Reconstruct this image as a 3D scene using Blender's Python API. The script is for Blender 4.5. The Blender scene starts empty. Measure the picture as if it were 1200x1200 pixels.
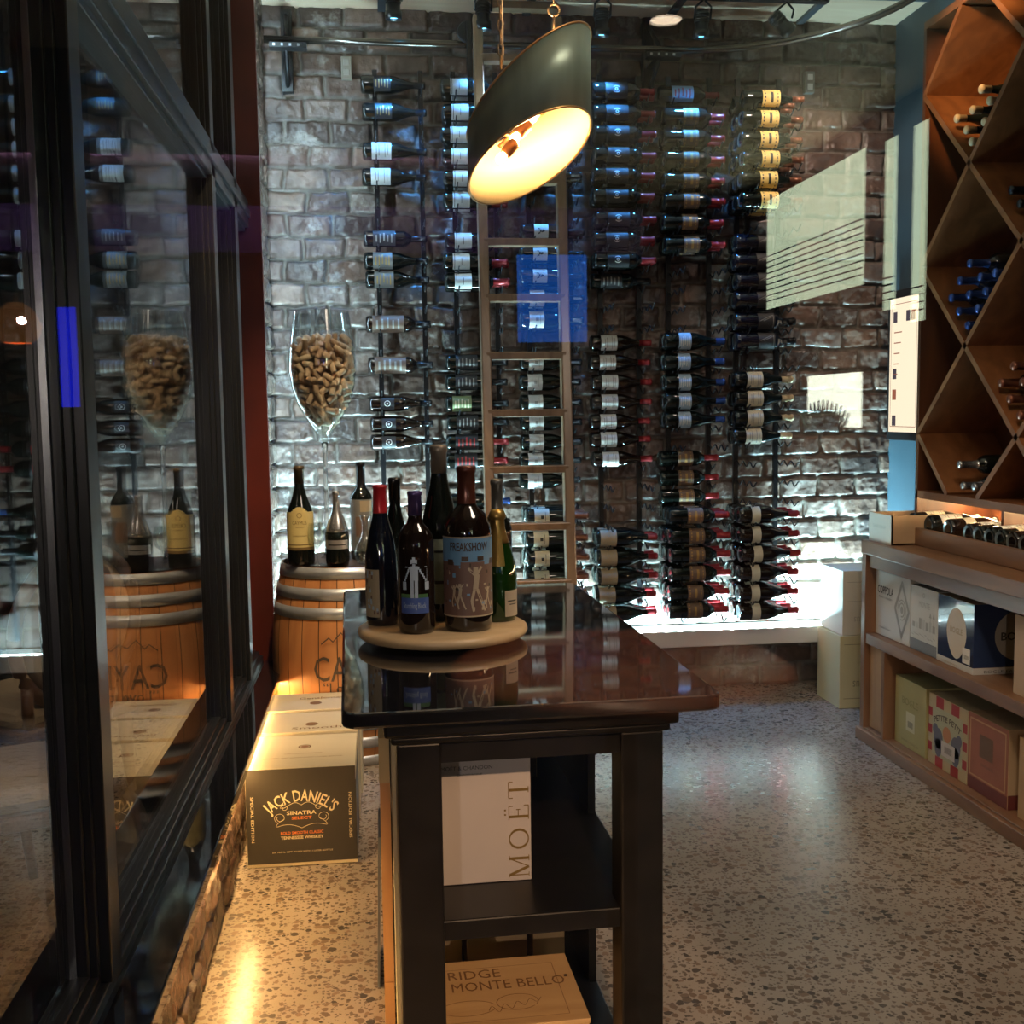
import bpy, math, random
import numpy as np
from mathutils import Vector, Matrix
random.seed(7); rng = np.random.default_rng(11)
S = bpy.context.scene; COL = S.collection
PI = math.pi
# ------------------------------------------------------------------ camera (survey of the room: X right, Y into the cellar, Z up)
CAMH = 1.4; FPX = 1300.0
def _axes():
    c = 1 / math.sqrt(1 + .091 ** 2)
    u = Vector((-.013 * c, c, .091 * c)).normalized()
    vx = 441.0 - 600; vy = (-(vx * u[0]) + FPX * u[2]) / u[1]
    y = Vector((vx, vy, -FPX)).normalized()
    return y.cross(u), y, u
AX, AY, AZ = _axes()
RM = Matrix((AX, AY, AZ))
cd = bpy.data.cameras.new('camera'); cam = bpy.data.objects.new('camera', cd); COL.objects.link(cam)
cam.matrix_world = Matrix.Translation((0, 0, CAMH)) @ RM.to_4x4()
cd.sensor_width = 36; cd.lens = FPX / 1200 * 36; cd.clip_start = .02; cd.clip_end = 60
S.camera = cam
def ray(px, py): return RM @ Vector((px - 600, 600 - py, -FPX))
def onY(px, py, Y): d = ray(px, py); return Vector((0, 0, CAMH)) + d * (Y / d.y)
def onX(px, py, X): d = ray(px, py); return Vector((0, 0, CAMH)) + d * (X / d.x)
def onZ(px, py, Z): d = ray(px, py); return Vector((0, 0, CAMH)) + d * ((Z - CAMH) / d.z)

def projx(X, Y, Z=1.4):
    v = RM.transposed() @ Vector((X, Y, Z - CAMH)); return 600 + FPX * v.x / -v.z
# ------------------------------------------------------------------ materials
MATS = {}
def _new(name):
    m = bpy.data.materials.new(name); m.use_nodes = True; nt = m.node_tree; nt.nodes.clear()
    return m, nt
def N(nt, t, **kw):
    n = nt.nodes.new(t)
    for k, v in kw.items():
        if k.startswith('i_'):
            n.inputs[k[2:].replace('_', ' ')].default_value = v
        else: setattr(n, k, v)
    return n
def L(nt, a, b): nt.links.new(a, b)
def c4(c): return (c[0], c[1], c[2], 1)
def mat(name, col, rough=.5, metal=0, emit=None, es=0, var=0, vscale=8, bump=0, bscale=60, coat=0, trans=0, spec=.5, stretch=(1, 1, 1)):
    if name in MATS: return MATS[name]
    m, nt = _new(name)
    b = N(nt, 'ShaderNodeBsdfPrincipled'); o = N(nt, 'ShaderNodeOutputMaterial'); L(nt, b.outputs[0], o.inputs[0])
    b.inputs['Base Color'].default_value = c4(col); b.inputs['Roughness'].default_value = rough
    b.inputs['Metallic'].default_value = metal; b.inputs['Coat Weight'].default_value = coat
    b.inputs['Transmission Weight'].default_value = trans
    b.inputs['Specular IOR Level'].default_value = spec
    if emit: b.inputs['Emission Color'].default_value = c4(emit); b.inputs['Emission Strength'].default_value = es
    if var or bump:
        tc = N(nt, 'ShaderNodeTexCoord'); mp = N(nt, 'ShaderNodeMapping'); mp.inputs['Scale'].default_value = stretch
        L(nt, tc.outputs['Object'], mp.inputs[0])
        if var:
            nz = N(nt, 'ShaderNodeTexNoise'); nz.inputs['Scale'].default_value = vscale; nz.inputs['Detail'].default_value = 5
            L(nt, mp.outputs[0], nz.inputs['Vector'])
            r = N(nt, 'ShaderNodeValToRGB'); L(nt, nz.outputs[0], r.inputs[0])
            r.color_ramp.elements[0].position = .3; r.color_ramp.elements[1].position = .7
            r.color_ramp.elements[0].color = c4([x * (1 - var) for x in col]); r.color_ramp.elements[1].color = c4([min(1, x * (1 + var)) for x in col])
            L(nt, r.outputs[0], b.inputs['Base Color'])
        if bump:
            n2 = N(nt, 'ShaderNodeTexNoise'); n2.inputs['Scale'].default_value = bscale; L(nt, mp.outputs[0], n2.inputs['Vector'])
            bp = N(nt, 'ShaderNodeBump'); bp.inputs['Strength'].default_value = bump; bp.inputs['Distance'].default_value = .01
            L(nt, n2.outputs[0], bp.inputs['Height']); L(nt, bp.outputs[0], b.inputs['Normal'])
    MATS[name] = m; return m
def emis(name, col, s):
    if name in MATS: return MATS[name]
    m, nt = _new(name); e = N(nt, 'ShaderNodeEmission'); o = N(nt, 'ShaderNodeOutputMaterial')
    e.inputs[0].default_value = c4(col); e.inputs[1].default_value = s; L(nt, e.outputs[0], o.inputs[0]); MATS[name] = m; return m
def wood(name, c1, c2, rough=.4, scale=1.0, axis='X', coat=.2):
    if name in MATS: return MATS[name]
    m, nt = _new(name)
    b = N(nt, 'ShaderNodeBsdfPrincipled'); o = N(nt, 'ShaderNodeOutputMaterial'); L(nt, b.outputs[0], o.inputs[0])
    tc = N(nt, 'ShaderNodeTexCoord'); mp = N(nt, 'ShaderNodeMapping')
    mp.inputs['Scale'].default_value = {'X': (2, 16, 16), 'Y': (16, 2, 16), 'Z': (16, 16, 2)}[axis]
    L(nt, tc.outputs['Object'], mp.inputs[0])
    nz = N(nt, 'ShaderNodeTexNoise'); nz.inputs['Scale'].default_value = scale; nz.inputs['Detail'].default_value = 8; nz.inputs['Distortion'].default_value = 1.2
    L(nt, mp.outputs[0], nz.inputs['Vector'])
    r = N(nt, 'ShaderNodeValToRGB'); r.color_ramp.elements[0].position = .32; r.color_ramp.elements[1].position = .68
    r.color_ramp.elements[0].color = c4(c1); r.color_ramp.elements[1].color = c4(c2)
    L(nt, nz.outputs[0], r.inputs[0]); L(nt, r.outputs[0], b.inputs['Base Color'])
    b.inputs['Roughness'].default_value = rough; b.inputs['Coat Weight'].default_value = coat; b.inputs['Coat Roughness'].default_value = .25
    MATS[name] = m; return m
def thin_glass(name, tint=(1, 1, 1), f0=.045, rough=0.0):
    if name in MATS: return MATS[name]
    m, nt = _new(name)
    g = N(nt, 'ShaderNodeNewGeometry'); vm = N(nt, 'ShaderNodeVectorMath', operation='DOT_PRODUCT')
    L(nt, g.outputs['Incoming'], vm.inputs[0]); L(nt, g.outputs['Normal'], vm.inputs[1])
    ab = N(nt, 'ShaderNodeMath', operation='ABSOLUTE'); L(nt, vm.outputs['Value'], ab.inputs[0])
    om = N(nt, 'ShaderNodeMath', operation='SUBTRACT'); om.inputs[0].default_value = 1; L(nt, ab.outputs[0], om.inputs[1])
    pw = N(nt, 'ShaderNodeMath', operation='POWER'); L(nt, om.outputs[0], pw.inputs[0]); pw.inputs[1].default_value = 5
    ma = N(nt, 'ShaderNodeMath', operation='MULTIPLY_ADD'); L(nt, pw.outputs[0], ma.inputs[0]); ma.inputs[1].default_value = 1 - f0; ma.inputs[2].default_value = f0
    t = N(nt, 'ShaderNodeBsdfTransparent'); t.inputs[0].default_value = c4(tint)
    gl = N(nt, 'ShaderNodeBsdfGlossy'); gl.inputs['Roughness'].default_value = rough
    mx = N(nt, 'ShaderNodeMixShader'); L(nt, ma.outputs[0], mx.inputs[0]); L(nt, t.outputs[0], mx.inputs[1]); L(nt, gl.outputs[0], mx.inputs[2])
    o = N(nt, 'ShaderNodeOutputMaterial'); L(nt, mx.outputs[0], o.inputs[0]); MATS[name] = m; return m
def brick_mat():
    m, nt = _new('sealed_old_brick')
    b = N(nt, 'ShaderNodeBsdfPrincipled'); o = N(nt, 'ShaderNodeOutputMaterial'); L(nt, b.outputs[0], o.inputs[0])
    at = N(nt, 'ShaderNodeAttribute', attribute_name='tone'); am = N(nt, 'ShaderNodeAttribute', attribute_name='mortar')
    tc = N(nt, 'ShaderNodeTexCoord')
    n1 = N(nt, 'ShaderNodeTexNoise'); n1.inputs['Scale'].default_value = 14; n1.inputs['Detail'].default_value = 8; L(nt, tc.outputs['Object'], n1.inputs['Vector'])
    n2 = N(nt, 'ShaderNodeTexNoise'); n2.inputs['Scale'].default_value = 5; n2.inputs['Detail'].default_value = 9; n2.inputs['Roughness'].default_value = .7; L(nt, tc.outputs['Object'], n2.inputs['Vector'])
    r = N(nt, 'ShaderNodeValToRGB'); e = r.color_ramp.elements
    e[0].position = 0; e[0].color = (.07, .052, .047, 1); e[1].position = 1; e[1].color = (.24, .15, .11, 1)
    x = e.new(.35); x.color = (.13, .078, .06, 1); x = e.new(.65); x.color = (.18, .115, .088, 1); x = e.new(.85); x.color = (.2, .15, .13, 1)
    L(nt, at.outputs['Fac'], r.inputs[0])
    mul = N(nt, 'ShaderNodeMix', data_type='RGBA', blend_type='MULTIPLY'); mul.inputs[0].default_value = .8
    rr = N(nt, 'ShaderNodeValToRGB'); rr.color_ramp.elements[0].position = .3; rr.color_ramp.elements[1].position = .7; rr.color_ramp.elements[0].color = (.5, .5, .5, 1); rr.color_ramp.elements[1].color = (1.2, 1.2, 1.2, 1)
    L(nt, n1.outputs[0], rr.inputs[0]); L(nt, r.outputs[0], mul.inputs[6]); L(nt, rr.outputs[0], mul.inputs[7])
    # mortar and old limewash
    mm = N(nt, 'ShaderNodeMix', data_type='RGBA'); L(nt, am.outputs['Fac'], mm.inputs[0]); L(nt, mul.outputs[2], mm.inputs[6]); mm.inputs[7].default_value = (.19, .165, .14, 1)
    wr = N(nt, 'ShaderNodeValToRGB'); wr.color_ramp.elements[0].position = .56; wr.color_ramp.elements[1].position = .66; L(nt, n2.outputs[0], wr.inputs[0])
    ws = N(nt, 'ShaderNodeMath', operation='MULTIPLY'); ws.inputs[1].default_value = .55; L(nt, wr.outputs[0], ws.inputs[0])
    mw = N(nt, 'ShaderNodeMix', data_type='RGBA'); L(nt, ws.outputs[0], mw.inputs[0]); L(nt, mm.outputs[2], mw.inputs[6]); mw.inputs[7].default_value = (.5, .46, .42, 1)
    L(nt, mw.outputs[2], b.inputs['Base Color']); b.inputs['Roughness'].default_value = .27
    bp = N(nt, 'ShaderNodeBump'); bp.inputs['Strength'].default_value = .55; bp.inputs['Distance'].default_value = .012
    n3 = N(nt, 'ShaderNodeTexNoise'); n3.inputs['Scale'].default_value = 38; n3.inputs['Detail'].default_value = 6; L(nt, tc.outputs['Object'], n3.inputs['Vector'])
    L(nt, n3.outputs[0], bp.inputs['Height']); L(nt, bp.outputs[0], b.inputs['Normal'])
    return m
def floor_mat():
    m, nt = _new('polished_terrazzo')
    b = N(nt, 'ShaderNodeBsdfPrincipled'); o = N(nt, 'ShaderNodeOutputMaterial'); L(nt, b.outputs[0], o.inputs[0])
    tc = N(nt, 'ShaderNodeTexCoord')
    def chips(scale, thr, seedoff):
        mp = N(nt, 'ShaderNodeMapping'); mp.inputs['Location'].default_value = (seedoff, seedoff * .7, 0); L(nt, tc.outputs['Object'], mp.inputs[0])
        nd = N(nt, 'ShaderNodeTexNoise'); nd.inputs['Scale'].default_value = scale * 1.2; L(nt, mp.outputs[0], nd.inputs['Vector'])
        mv = N(nt, 'ShaderNodeMix', data_type='RGBA'); mv.inputs[0].default_value = .012; L(nt, mp.outputs[0], mv.inputs[6]); L(nt, nd.outputs[1], mv.inputs[7])
        v = N(nt, 'ShaderNodeTexVoronoi'); v.inputs['Scale'].default_value = scale; L(nt, mv.outputs[2], v.inputs['Vector'])
        sp = N(nt, 'ShaderNodeSeparateColor'); L(nt, v.outputs['Color'], sp.inputs[0])
        th = N(nt, 'ShaderNodeMath', operation='MULTIPLY'); th.inputs[1].default_value = thr; L(nt, sp.outputs[0], th.inputs[0])
        lt = N(nt, 'ShaderNodeMath', operation='LESS_THAN'); L(nt, v.outputs['Distance'], lt.inputs[0]); L(nt, th.outputs[0], lt.inputs[1])
        return lt, sp
    a, spa = chips(50, .62, 0); c, spc = chips(90, .55, 3.3)
    nz = N(nt, 'ShaderNodeTexNoise'); nz.inputs['Scale'].default_value = 3; nz.inputs['Detail'].default_value = 8; L(nt, tc.outputs['Object'], nz.inputs['Vector'])
    r = N(nt, 'ShaderNodeValToRGB'); r.color_ramp.elements[0].color = (.25, .205, .165, 1); r.color_ramp.elements[1].color = (.31, .26, .215, 1); r.color_ramp.elements[0].position = .35; r.color_ramp.elements[1].position = .65
    L(nt, nz.outputs[0], r.inputs[0])
    rc = N(nt, 'ShaderNodeValToRGB'); rc.color_ramp.elements[0].color = (.045, .04, .035, 1); rc.color_ramp.elements[1].color = (.2, .14, .1, 1); L(nt, spa.outputs[1], rc.inputs[0])
    m1 = N(nt, 'ShaderNodeMix', data_type='RGBA'); L(nt, c.outputs[0], m1.inputs[0]); L(nt, r.outputs[0], m1.inputs[6]); m1.inputs[7].default_value = (.13, .1, .08, 1)
    m2 = N(nt, 'ShaderNodeMix', data_type='RGBA'); L(nt, a.outputs[0], m2.inputs[0]); L(nt, m1.outputs[2], m2.inputs[6]); L(nt, rc.outputs[0], m2.inputs[7])
    L(nt, m2.outputs[2], b.inputs['Base Color'])
    rr = N(nt, 'ShaderNodeMapRange'); rr.inputs['To Min'].default_value = .16; rr.inputs['To Max'].default_value = .3; L(nt, nz.outputs[0], rr.inputs[0]); L(nt, rr.outputs[0], b.inputs['Roughness'])
    n4 = N(nt, 'ShaderNodeTexNoise'); n4.inputs['Scale'].default_value = 30; L(nt, tc.outputs['Object'], n4.inputs['Vector'])
    bp = N(nt, 'ShaderNodeBump'); bp.inputs['Strength'].default_value = .08; bp.inputs['Distance'].default_value = .01; L(nt, n4.outputs[0], bp.inputs['Height']); L(nt, bp.outputs[0], b.inputs['Normal'])
    return m

# ------------------------------------------------------------------ mesh builder
_txt = {}
def text2d(s, shear=0, bold=0):
    k = (s, bold)
    if k not in _txt:
        cu = bpy.data.curves.new('t', 'FONT'); cu.body = s; cu.resolution_u = 2; cu.align_x = 'CENTER'; cu.offset = bold
        ob = bpy.data.objects.new('t', cu); COL.objects.link(ob); bpy.context.view_layer.update()
        dg = bpy.context.evaluated_depsgraph_get(); me = bpy.data.meshes.new_from_object(ob.evaluated_get(dg))
        vs = [(v.co.x, v.co.y) for v in me.vertices]; fs = [tuple(p.vertices) for p in me.polygons]
        bpy.data.objects.remove(ob); bpy.data.curves.remove(cu); bpy.data.meshes.remove(me)
        if vs:
            x0 = min(v[0] for v in vs); x1 = max(v[0] for v in vs)
            vs = [(v[0] - (x0 + x1) / 2, v[1]) for v in vs]
            w = x1 - x0
        else: w = .001
        _txt[k] = (vs, fs, w)
    return _txt[k]
class MB:
    def __init__(s): s.v = []; s.f = []; s.m = []; s.sm = []; s.M = None
    def V(s, p):
        p = Vector(p)
        if s.M: p = s.M @ p
        s.v.append(tuple(p)); return len(s.v) - 1
    def F(s, idx, m=0, sm=False): s.f.append(tuple(idx)); s.m.append(m); s.sm.append(sm)
    def box(s, a, b, m=0):
        x0, y0, z0 = [min(p, q) for p, q in zip(a, b)]; x1, y1, z1 = [max(p, q) for p, q in zip(a, b)]
        i = [s.V(p) for p in ((x0, y0, z0), (x1, y0, z0), (x1, y1, z0), (x0, y1, z0), (x0, y0, z1), (x1, y0, z1), (x1, y1, z1), (x0, y1, z1))]
        for q in ((0, 3, 2, 1), (4, 5, 6, 7), (0, 1, 5, 4), (1, 2, 6, 5), (2, 3, 7, 6), (3, 0, 4, 7)): s.F([i[k] for k in q], m)
        return s
    def quad(s, pts, m=0): s.F([s.V(p) for p in pts], m); return s
    def lathe(s, prof, n=20, m=0, a0=0, a1=2 * PI, sm=True, c=(0, 0, 0), cap=True):
        full = abs(a1 - a0 - 2 * PI) < 1e-6; k = n if full else n + 1; rings = []
        for r, z in prof:
            if r < 1e-6: rings.append([s.V((c[0], c[1], c[2] + z))] * k)
            else: rings.append([s.V((c[0] + r * math.cos(a0 + (a1 - a0) * i / n), c[1] + r * math.sin(a0 + (a1 - a0) * i / n), c[2] + z)) for i in range(k)])
        for j in range(len(prof) - 1):
            A, B = rings[j], rings[j + 1]
            for i in range(n):
                i2 = (i + 1) % k
                q = [A[i], A[i2], B[i2], B[i]]; q2 = []
                for t in q:
                    if t not in q2: q2.append(t)
                if len(q2) > 2: s.F(q2, m, sm)
        if full and cap:
            if prof[0][0] > 1e-6: s.F(rings[0][::-1], m)
            if prof[-1][0] > 1e-6: s.F(rings[-1], m)
        return s
    def tube(s, pts, r, n=8, m=0, sm=True, rs=None):
        pts = [Vector(p) for p in pts]; rings = []
        up = Vector((0, 0, 1))
        for i, p in enumerate(pts):
            t = (pts[min(i + 1, len(pts) - 1)] - pts[max(i - 1, 0)]).normalized()
            u = up if abs(t.z) < .9 else Vector((1, 0, 0))
            a = t.cross(u).normalized(); b = t.cross(a)
            rr = rs[i] if rs else r
            rings.append([s.V(p + (a * math.cos(2 * PI * k / n) + b * math.sin(2 * PI * k / n)) * rr) for k in range(n)])
        for A, B in zip(rings, rings[1:]):
            for k in range(n): s.F((A[k], A[(k + 1) % n], B[(k + 1) % n], B[k]), m, sm)
        s.F(rings[0][::-1], m); s.F(rings[-1], m); return s
    def prism(s, poly, d, m=0):
        """poly: 3D points of one face, d: extrusion vector"""
        d = Vector(d); a = [s.V(p) for p in poly]; b = [s.V(Vector(p) + d) for p in poly]; n = len(a)
        s.F(a[::-1], m); s.F(b, m)
        for i in range(n): s.F((a[i], a[(i + 1) % n], b[(i + 1) % n], b[i]), m)
        return s
    def text(s, t, size, o, u, v, m=0, width=None, arc=None, bold=0.0, hs=1.0):
        vs, fs, w = text2d(t, 0, bold); k = size * hs
        if width: k = width / w
        o = Vector(o); u = Vector(u).normalized(); v = Vector(v).normalized()
        ids = []
        for x, y in vs:
            X, Y = x * k, y * size
            if arc: a = X / arc; X, Y = (arc + Y) * math.sin(a), (arc + Y) * math.cos(a) - arc
            ids.append(s.V(o + u * X + v * Y))
        for f in fs: s.F([ids[i] for i in f], m)
        return s
    def wtext(s, t, size, r, z, a, m=0, width=None, bold=0.0):
        """text round an upright cylinder, centred at angle a"""
        vs, fs, w = text2d(t, 0, bold); k = width / w if width else size; ids = []
        for x, y in vs:
            an = a + x * k / r
            ids.append(s.V((r * math.cos(an), r * math.sin(an), z + y * size)))
        for f in fs: s.F([ids[i] for i in f], m)
        return s
    def patch(s, r, z0, z1, a0, a1, n=10, m=0, nz=1):
        g = [[s.V((r * math.cos(a0 + (a1 - a0) * i / n), r * math.sin(a0 + (a1 - a0) * i / n), z0 + (z1 - z0) * j / nz)) for i in range(n + 1)] for j in range(nz + 1)]
        for j in range(nz):
            for i in range(n): s.F((g[j][i], g[j][i + 1], g[j + 1][i + 1], g[j + 1][i]), m, True)
        return s
    def mesh(s, name, mats):
        me = bpy.data.meshes.new(name); me.from_pydata(s.v, [], s.f); me.validate(); 
        if len(me.polygons) == len(s.f):
            me.polygons.foreach_set('material_index', s.m); me.polygons.foreach_set('use_smooth', s.sm)
        for m in mats: me.materials.append(m)
        me.update(); return me
    def build(s, name, mats, parent=None, world=False, bevel=0, loc=None):
        if not isinstance(mats, (list, tuple)): mats = [mats]
        if world and parent is not None:
            l = parent.location; s.v = [(a[0] - l.x, a[1] - l.y, a[2] - l.z) for a in s.v]
        if loc is not None: s.v = [(a[0] - loc[0], a[1] - loc[1], a[2] - loc[2]) for a in s.v]
        o = bpy.data.objects.new(name, s.mesh(name, mats)); COL.objects.link(o)
        if loc is not None: o.location = loc
        if parent is not None: o.parent = parent
        if bevel:
            b = o.modifiers.new('bevel', 'BEVEL'); b.width = bevel; b.segments = 2; b.limit_method = 'ANGLE'; b.angle_limit = .7
        return o
def tag(o, label=None, cat=None, group=None, kind=None):
    if label: o['label'] = label
    if cat: o['category'] = cat
    if group: o['group'] = group
    if kind: o['kind'] = kind
    return o
def empty(name, loc, rz=0, label=None, cat=None, group=None):
    o = bpy.data.objects.new(name, None); COL.objects.link(o); o.location = loc; o.rotation_euler = (0, 0, rz); o.empty_display_size = .05
    return tag(o, label, cat, group)
def struct(name, mb, mats, label=None, bevel=0):
    o = mb.build(name, mats, bevel=bevel); return tag(o, label, None, None, 'structure')
def copy_tree(o, parent=None):
    c = o.copy(); COL.objects.link(c)
    if parent is not None: c.parent = parent
    for ch in [x for x in KIDS.get(o.name, [])]: copy_tree(ch, c)
    return c
KIDS = {}
def kid(p, o): KIDS.setdefault(p.name, []).append(o); return o

# common materials
BLK = mat('black_painted_metal', (.012, .012, .014), .35, .3)
BLKW = mat('black_stained_wood', (.008, .007, .007), .36, 0, coat=.0, spec=.25, var=.3, vscale=20)
GRAN = mat('polished_black_stone', (.010, .010, .012), .04, 0, var=.5, vscale=200, coat=.6, spec=.9)
FRAME = mat('dark_bronze_window_metal', (.02, .022, .025), .28, .4)
BRICK = brick_mat(); FLOOR = floor_mat()
GLASS = thin_glass('window_glass', f0=.042)
CLEAR = thin_glass('clear_thin_glass', (.95, .975, .97), f0=.16)
PAPER = mat('white_carton', (.66, .64, .58), .6)
INK = mat('black_ink', (.02, .02, .02), .5)
CREAM = mat('cream_ink', (.75, .64, .42), .5)
ORANGE = mat('orange_ink', (.75, .2, .04), .5)

# ------------------------------------------------------------------ brick surfaces (real relief)
def vnoise(U, V, f, seed):
    r = np.random.default_rng(seed); n = 257; g = r.random((n, n))
    x = U * f; y = V * f; xi = np.floor(x).astype(int); yi = np.floor(y).astype(int); fx = x - xi; fy = y - yi
    fx = fx * fx * (3 - 2 * fx); fy = fy * fy * (3 - 2 * fy)
    a = g[xi % n, yi % n]; b = g[(xi + 1) % n, yi % n]; c = g[xi % n, (yi + 1) % n]; d = g[(xi + 1) % n, (yi + 1) % n]
    return (a * (1 - fx) + b * fx) * (1 - fy) + (c * (1 - fx) + d * fx) * fy
def bricks(name, origin, ud, nrm, W, H, res, thick=.12, seed=1, CH=.1055, BL=.2):
    nu = int(W / res) + 1; nv = int(H / res) + 1
    u = np.linspace(0, W, nu); v = np.linspace(0, H, nv); U, V = np.meshgrid(u, v, indexing='ij')
    Uw = U + (vnoise(U, V, 9, seed) - .5) * .018 + (vnoise(U, V, 30, seed + 1) - .5) * .008
    Vw = V + (vnoise(U, V, 8, seed + 2) - .5) * .014 + (vnoise(U, V, 28, seed + 3) - .5) * .007 + (vnoise(U, V, 1.2, seed + 9) - .5) * .012
    row = np.floor(Vw / CH).astype(int); r = np.random.default_rng(seed + 5)
    off = (r.random(400) * .25 + (np.arange(400) % 2) * .5) * BL
    Ub = Uw + off[row % 400]; colm = np.floor(Ub / BL).astype(int)
    fu = Ub - colm * BL; fv = Vw - row * CH
    d = np.minimum(np.minimum(fu, BL - fu), np.minimum(fv, CH - fv))
    T = r.random((400, 64)); tone = T[row % 400, colm % 64]; D = r.random((400, 64)); dep = D[row % 400, colm % 64]
    tx = r.random((400, 64))[row % 400, colm % 64] - .5; ty = r.random((400, 64))[row % 400, colm % 64] - .5
    s = np.clip((d - .004) / .008, 0, 1); s = s * s * (3 - 2 * s)
    body = .021 + dep * .010 + tx * (fu / BL - .5) * .012 + ty * (fv / CH - .5) * .014
    rough = (vnoise(U, V, 22, seed + 6) - .5) * .009 + (vnoise(U, V, 60, seed + 7) - .5) * .006
    chip = np.clip((vnoise(U, V, 7, seed + 8) - .62) * 5, 0, 1) * (dep > .35)
    h = s * (body + rough - chip * .009 * (vnoise(U, V, 90, seed + 4))) + (1 - s) * (vnoise(U, V, 50, seed + 10) - .3) * .005
    O = np.array(origin); ud = np.array(ud); n = np.array(nrm); P = O + U[..., None] * ud + V[..., None] * np.array((0, 0, 1.)) + h[..., None] * n
    P = P.reshape(-1, 3)
    idx = np.arange(nu * nv).reshape(nu, nv)
    q = np.stack([idx[:-1, :-1], idx[1:, :-1], idx[1:, 1:], idx[:-1, 1:]], -1).reshape(-1, 4)
    if np.dot(np.cross(ud, (0, 0, 1.)), n) < 0: q = q[:, ::-1]
    # a backing slab so that the wall has its thickness
    base = len(P); cs = []
    for a in (0, W):
        for b in (0, H):
            for t in (0.001, -thick): cs.append(O + ud * a + np.array((0, 0, b)) + n * t)
    P = np.vstack([P, cs])
    bx = [(0, 2, 3, 1), (4, 5, 7, 6), (0, 1, 5, 4), (2, 6, 7, 3), (1, 3, 7, 5), (0, 4, 6, 2)]
    faces = q.tolist() + [[base + i for i in f] for f in bx]
    me = bpy.data.meshes.new(name); me.from_pydata(P.tolist(), [], faces)
    k = len(P) - base
    for nm, arr in (('tone', tone), ('mortar', 1 - s)):
        at = me.attributes.new(nm, 'FLOAT', 'POINT'); at.data.foreach_set('value', np.concatenate([arr.reshape(-1), np.full(k, .5)]).astype(np.float32))
    me.polygons.foreach_set('use_smooth', [True] * len(q) + [False] * 6)
    me.materials.append(BRICK); me.update()
    o = bpy.data.objects.new(name, me); COL.objects.link(o); o['kind'] = 'structure'; return o
YB = 5.33
o = bricks('wall_back', (-.48, YB + .022, 0), (1, 0, 0), (0, -1, 0), 3.06, 3.25, .0078, seed=3); o['label'] = 'rough brick wall behind the wine racks, lit from below by the ledge'
o = bricks('wall_left', (-.496, 4.76, 0), (0, 1, 0), (1, 0, 0), .575, 3.25, .0085, seed=21, BL=.18); o['label'] = 'narrow brick return between window jamb and back wall'
o = bricks('wall_left_knee', (-.478, .5, 0), (0, 1, 0), (1, 0, 0), 4.2, .326, .0095, seed=33, thick=.2, BL=.24); o['label'] = 'low brick wall under the window sill'
o.name = 'wall_left.001'

# floor, ceiling, other walls
mb = MB().box((-4.2, -12.2, -.1), (3.4, .43, 0)); struct('floor.001', mb, wood('dark_floor_boards', (.03, .018, .012), (.05, .03, .02), .5, 1, 'Y', 0), 'dark boarded floor of the dining room')
mb = MB().box((-4.2, .43, -.1), (3.4, YB + .15, 0)); struct('floor', mb, FLOOR, 'speckled polished concrete floor')
CEILM = wood('pale_ceiling_board', (.78, .56, .38), (.86, .66, .47), .5, 1, 'X', 0)
DARKW = mat('dark_plaster', (.03, .03, .034), .7)
mb = MB().box((-4.2, -12.2, 3.25), (3.4, YB + .15, 3.4))
for y in (4.95, 4.15, 3.35, 2.55): mb.box((-.5, y, 3.235), (2.55, y + .035, 3.2499), 1)
for x in (.05, .72, 1.4, 2.05): mb.box((x, .5, 3.236), (x + .035, 5.32, 3.2498), 1)
struct('ceiling', mb, [CEILM, mat('slate_ceiling_strip', (.05, .07, .09), .5)], 'pale boarded ceiling with dark dividing strips')
BLUEP = mat('slate_blue_paint', (.045, .085, .115), .5, var=.15, vscale=3, bump=.1, bscale=90)
mb = MB().box((2.56, .45, 0), (2.7, YB + .015, 3.25)); struct('wall_right', mb, BLUEP, 'slate blue painted wall on the right')
mb = MB().box((-4.2, -12.2, 0), (3.4, -12.05, 3.25)); struct('wall_front', mb, mat('dining_room_plaster', (.1, .085, .075), .7), 'far wall of the dining room')
mb = MB().box((-4.2, -12.05, 0), (-4.05, YB, 3.25)); struct('wall_left.002', mb, DARKW, 'dark outer wall of the neighbouring room')
mb = MB().box((-4.05, YB, 0), (-.5, YB + .14, 3.25)); struct('wall_back.001', mb, DARKW, 'dark end wall of the neighbouring room')
# dining room window wall with three daylight openings (seen as reflections in the glass front)
DAY = emis('daylight_sky', (.62, .74, .5), 9); DAYB = emis('daylight_bright', (.95, 1.0, .8), 15)
wins = [(-8.0, -6.15, 2.2, 3.08), (-5.87, -5.70, 2.0, 3.05), (-5.50, -5.32, 1.9, 3.05)]
mb = MB(); ys = [-12.05] + [t for w in wins for t in (w[0], w[1])] + [.4]
for i in range(0, len(ys), 2): mb.box((3.2, ys[i], 0), (3.4, ys[i + 1], 3.25))
for a, b, z0, z1 in wins:
    mb.box((3.2, a, z1), (3.4, b, 3.25))
    if a < -7: mb.box((3.2, a, 1.63), (3.4, b, z0)); mb.box((3.2, a, 0), (3.4, b, 1.26)); mb.box((3.2, a, 1.26), (3.4, -7.1, 1.63))
    else: mb.box((3.2, a, 0), (3.4, b, z0))
struct('wall_right.001', mb, mat('dining_room_plaster', (.1, .085, .075), .7), 'dining room window wall')
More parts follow.
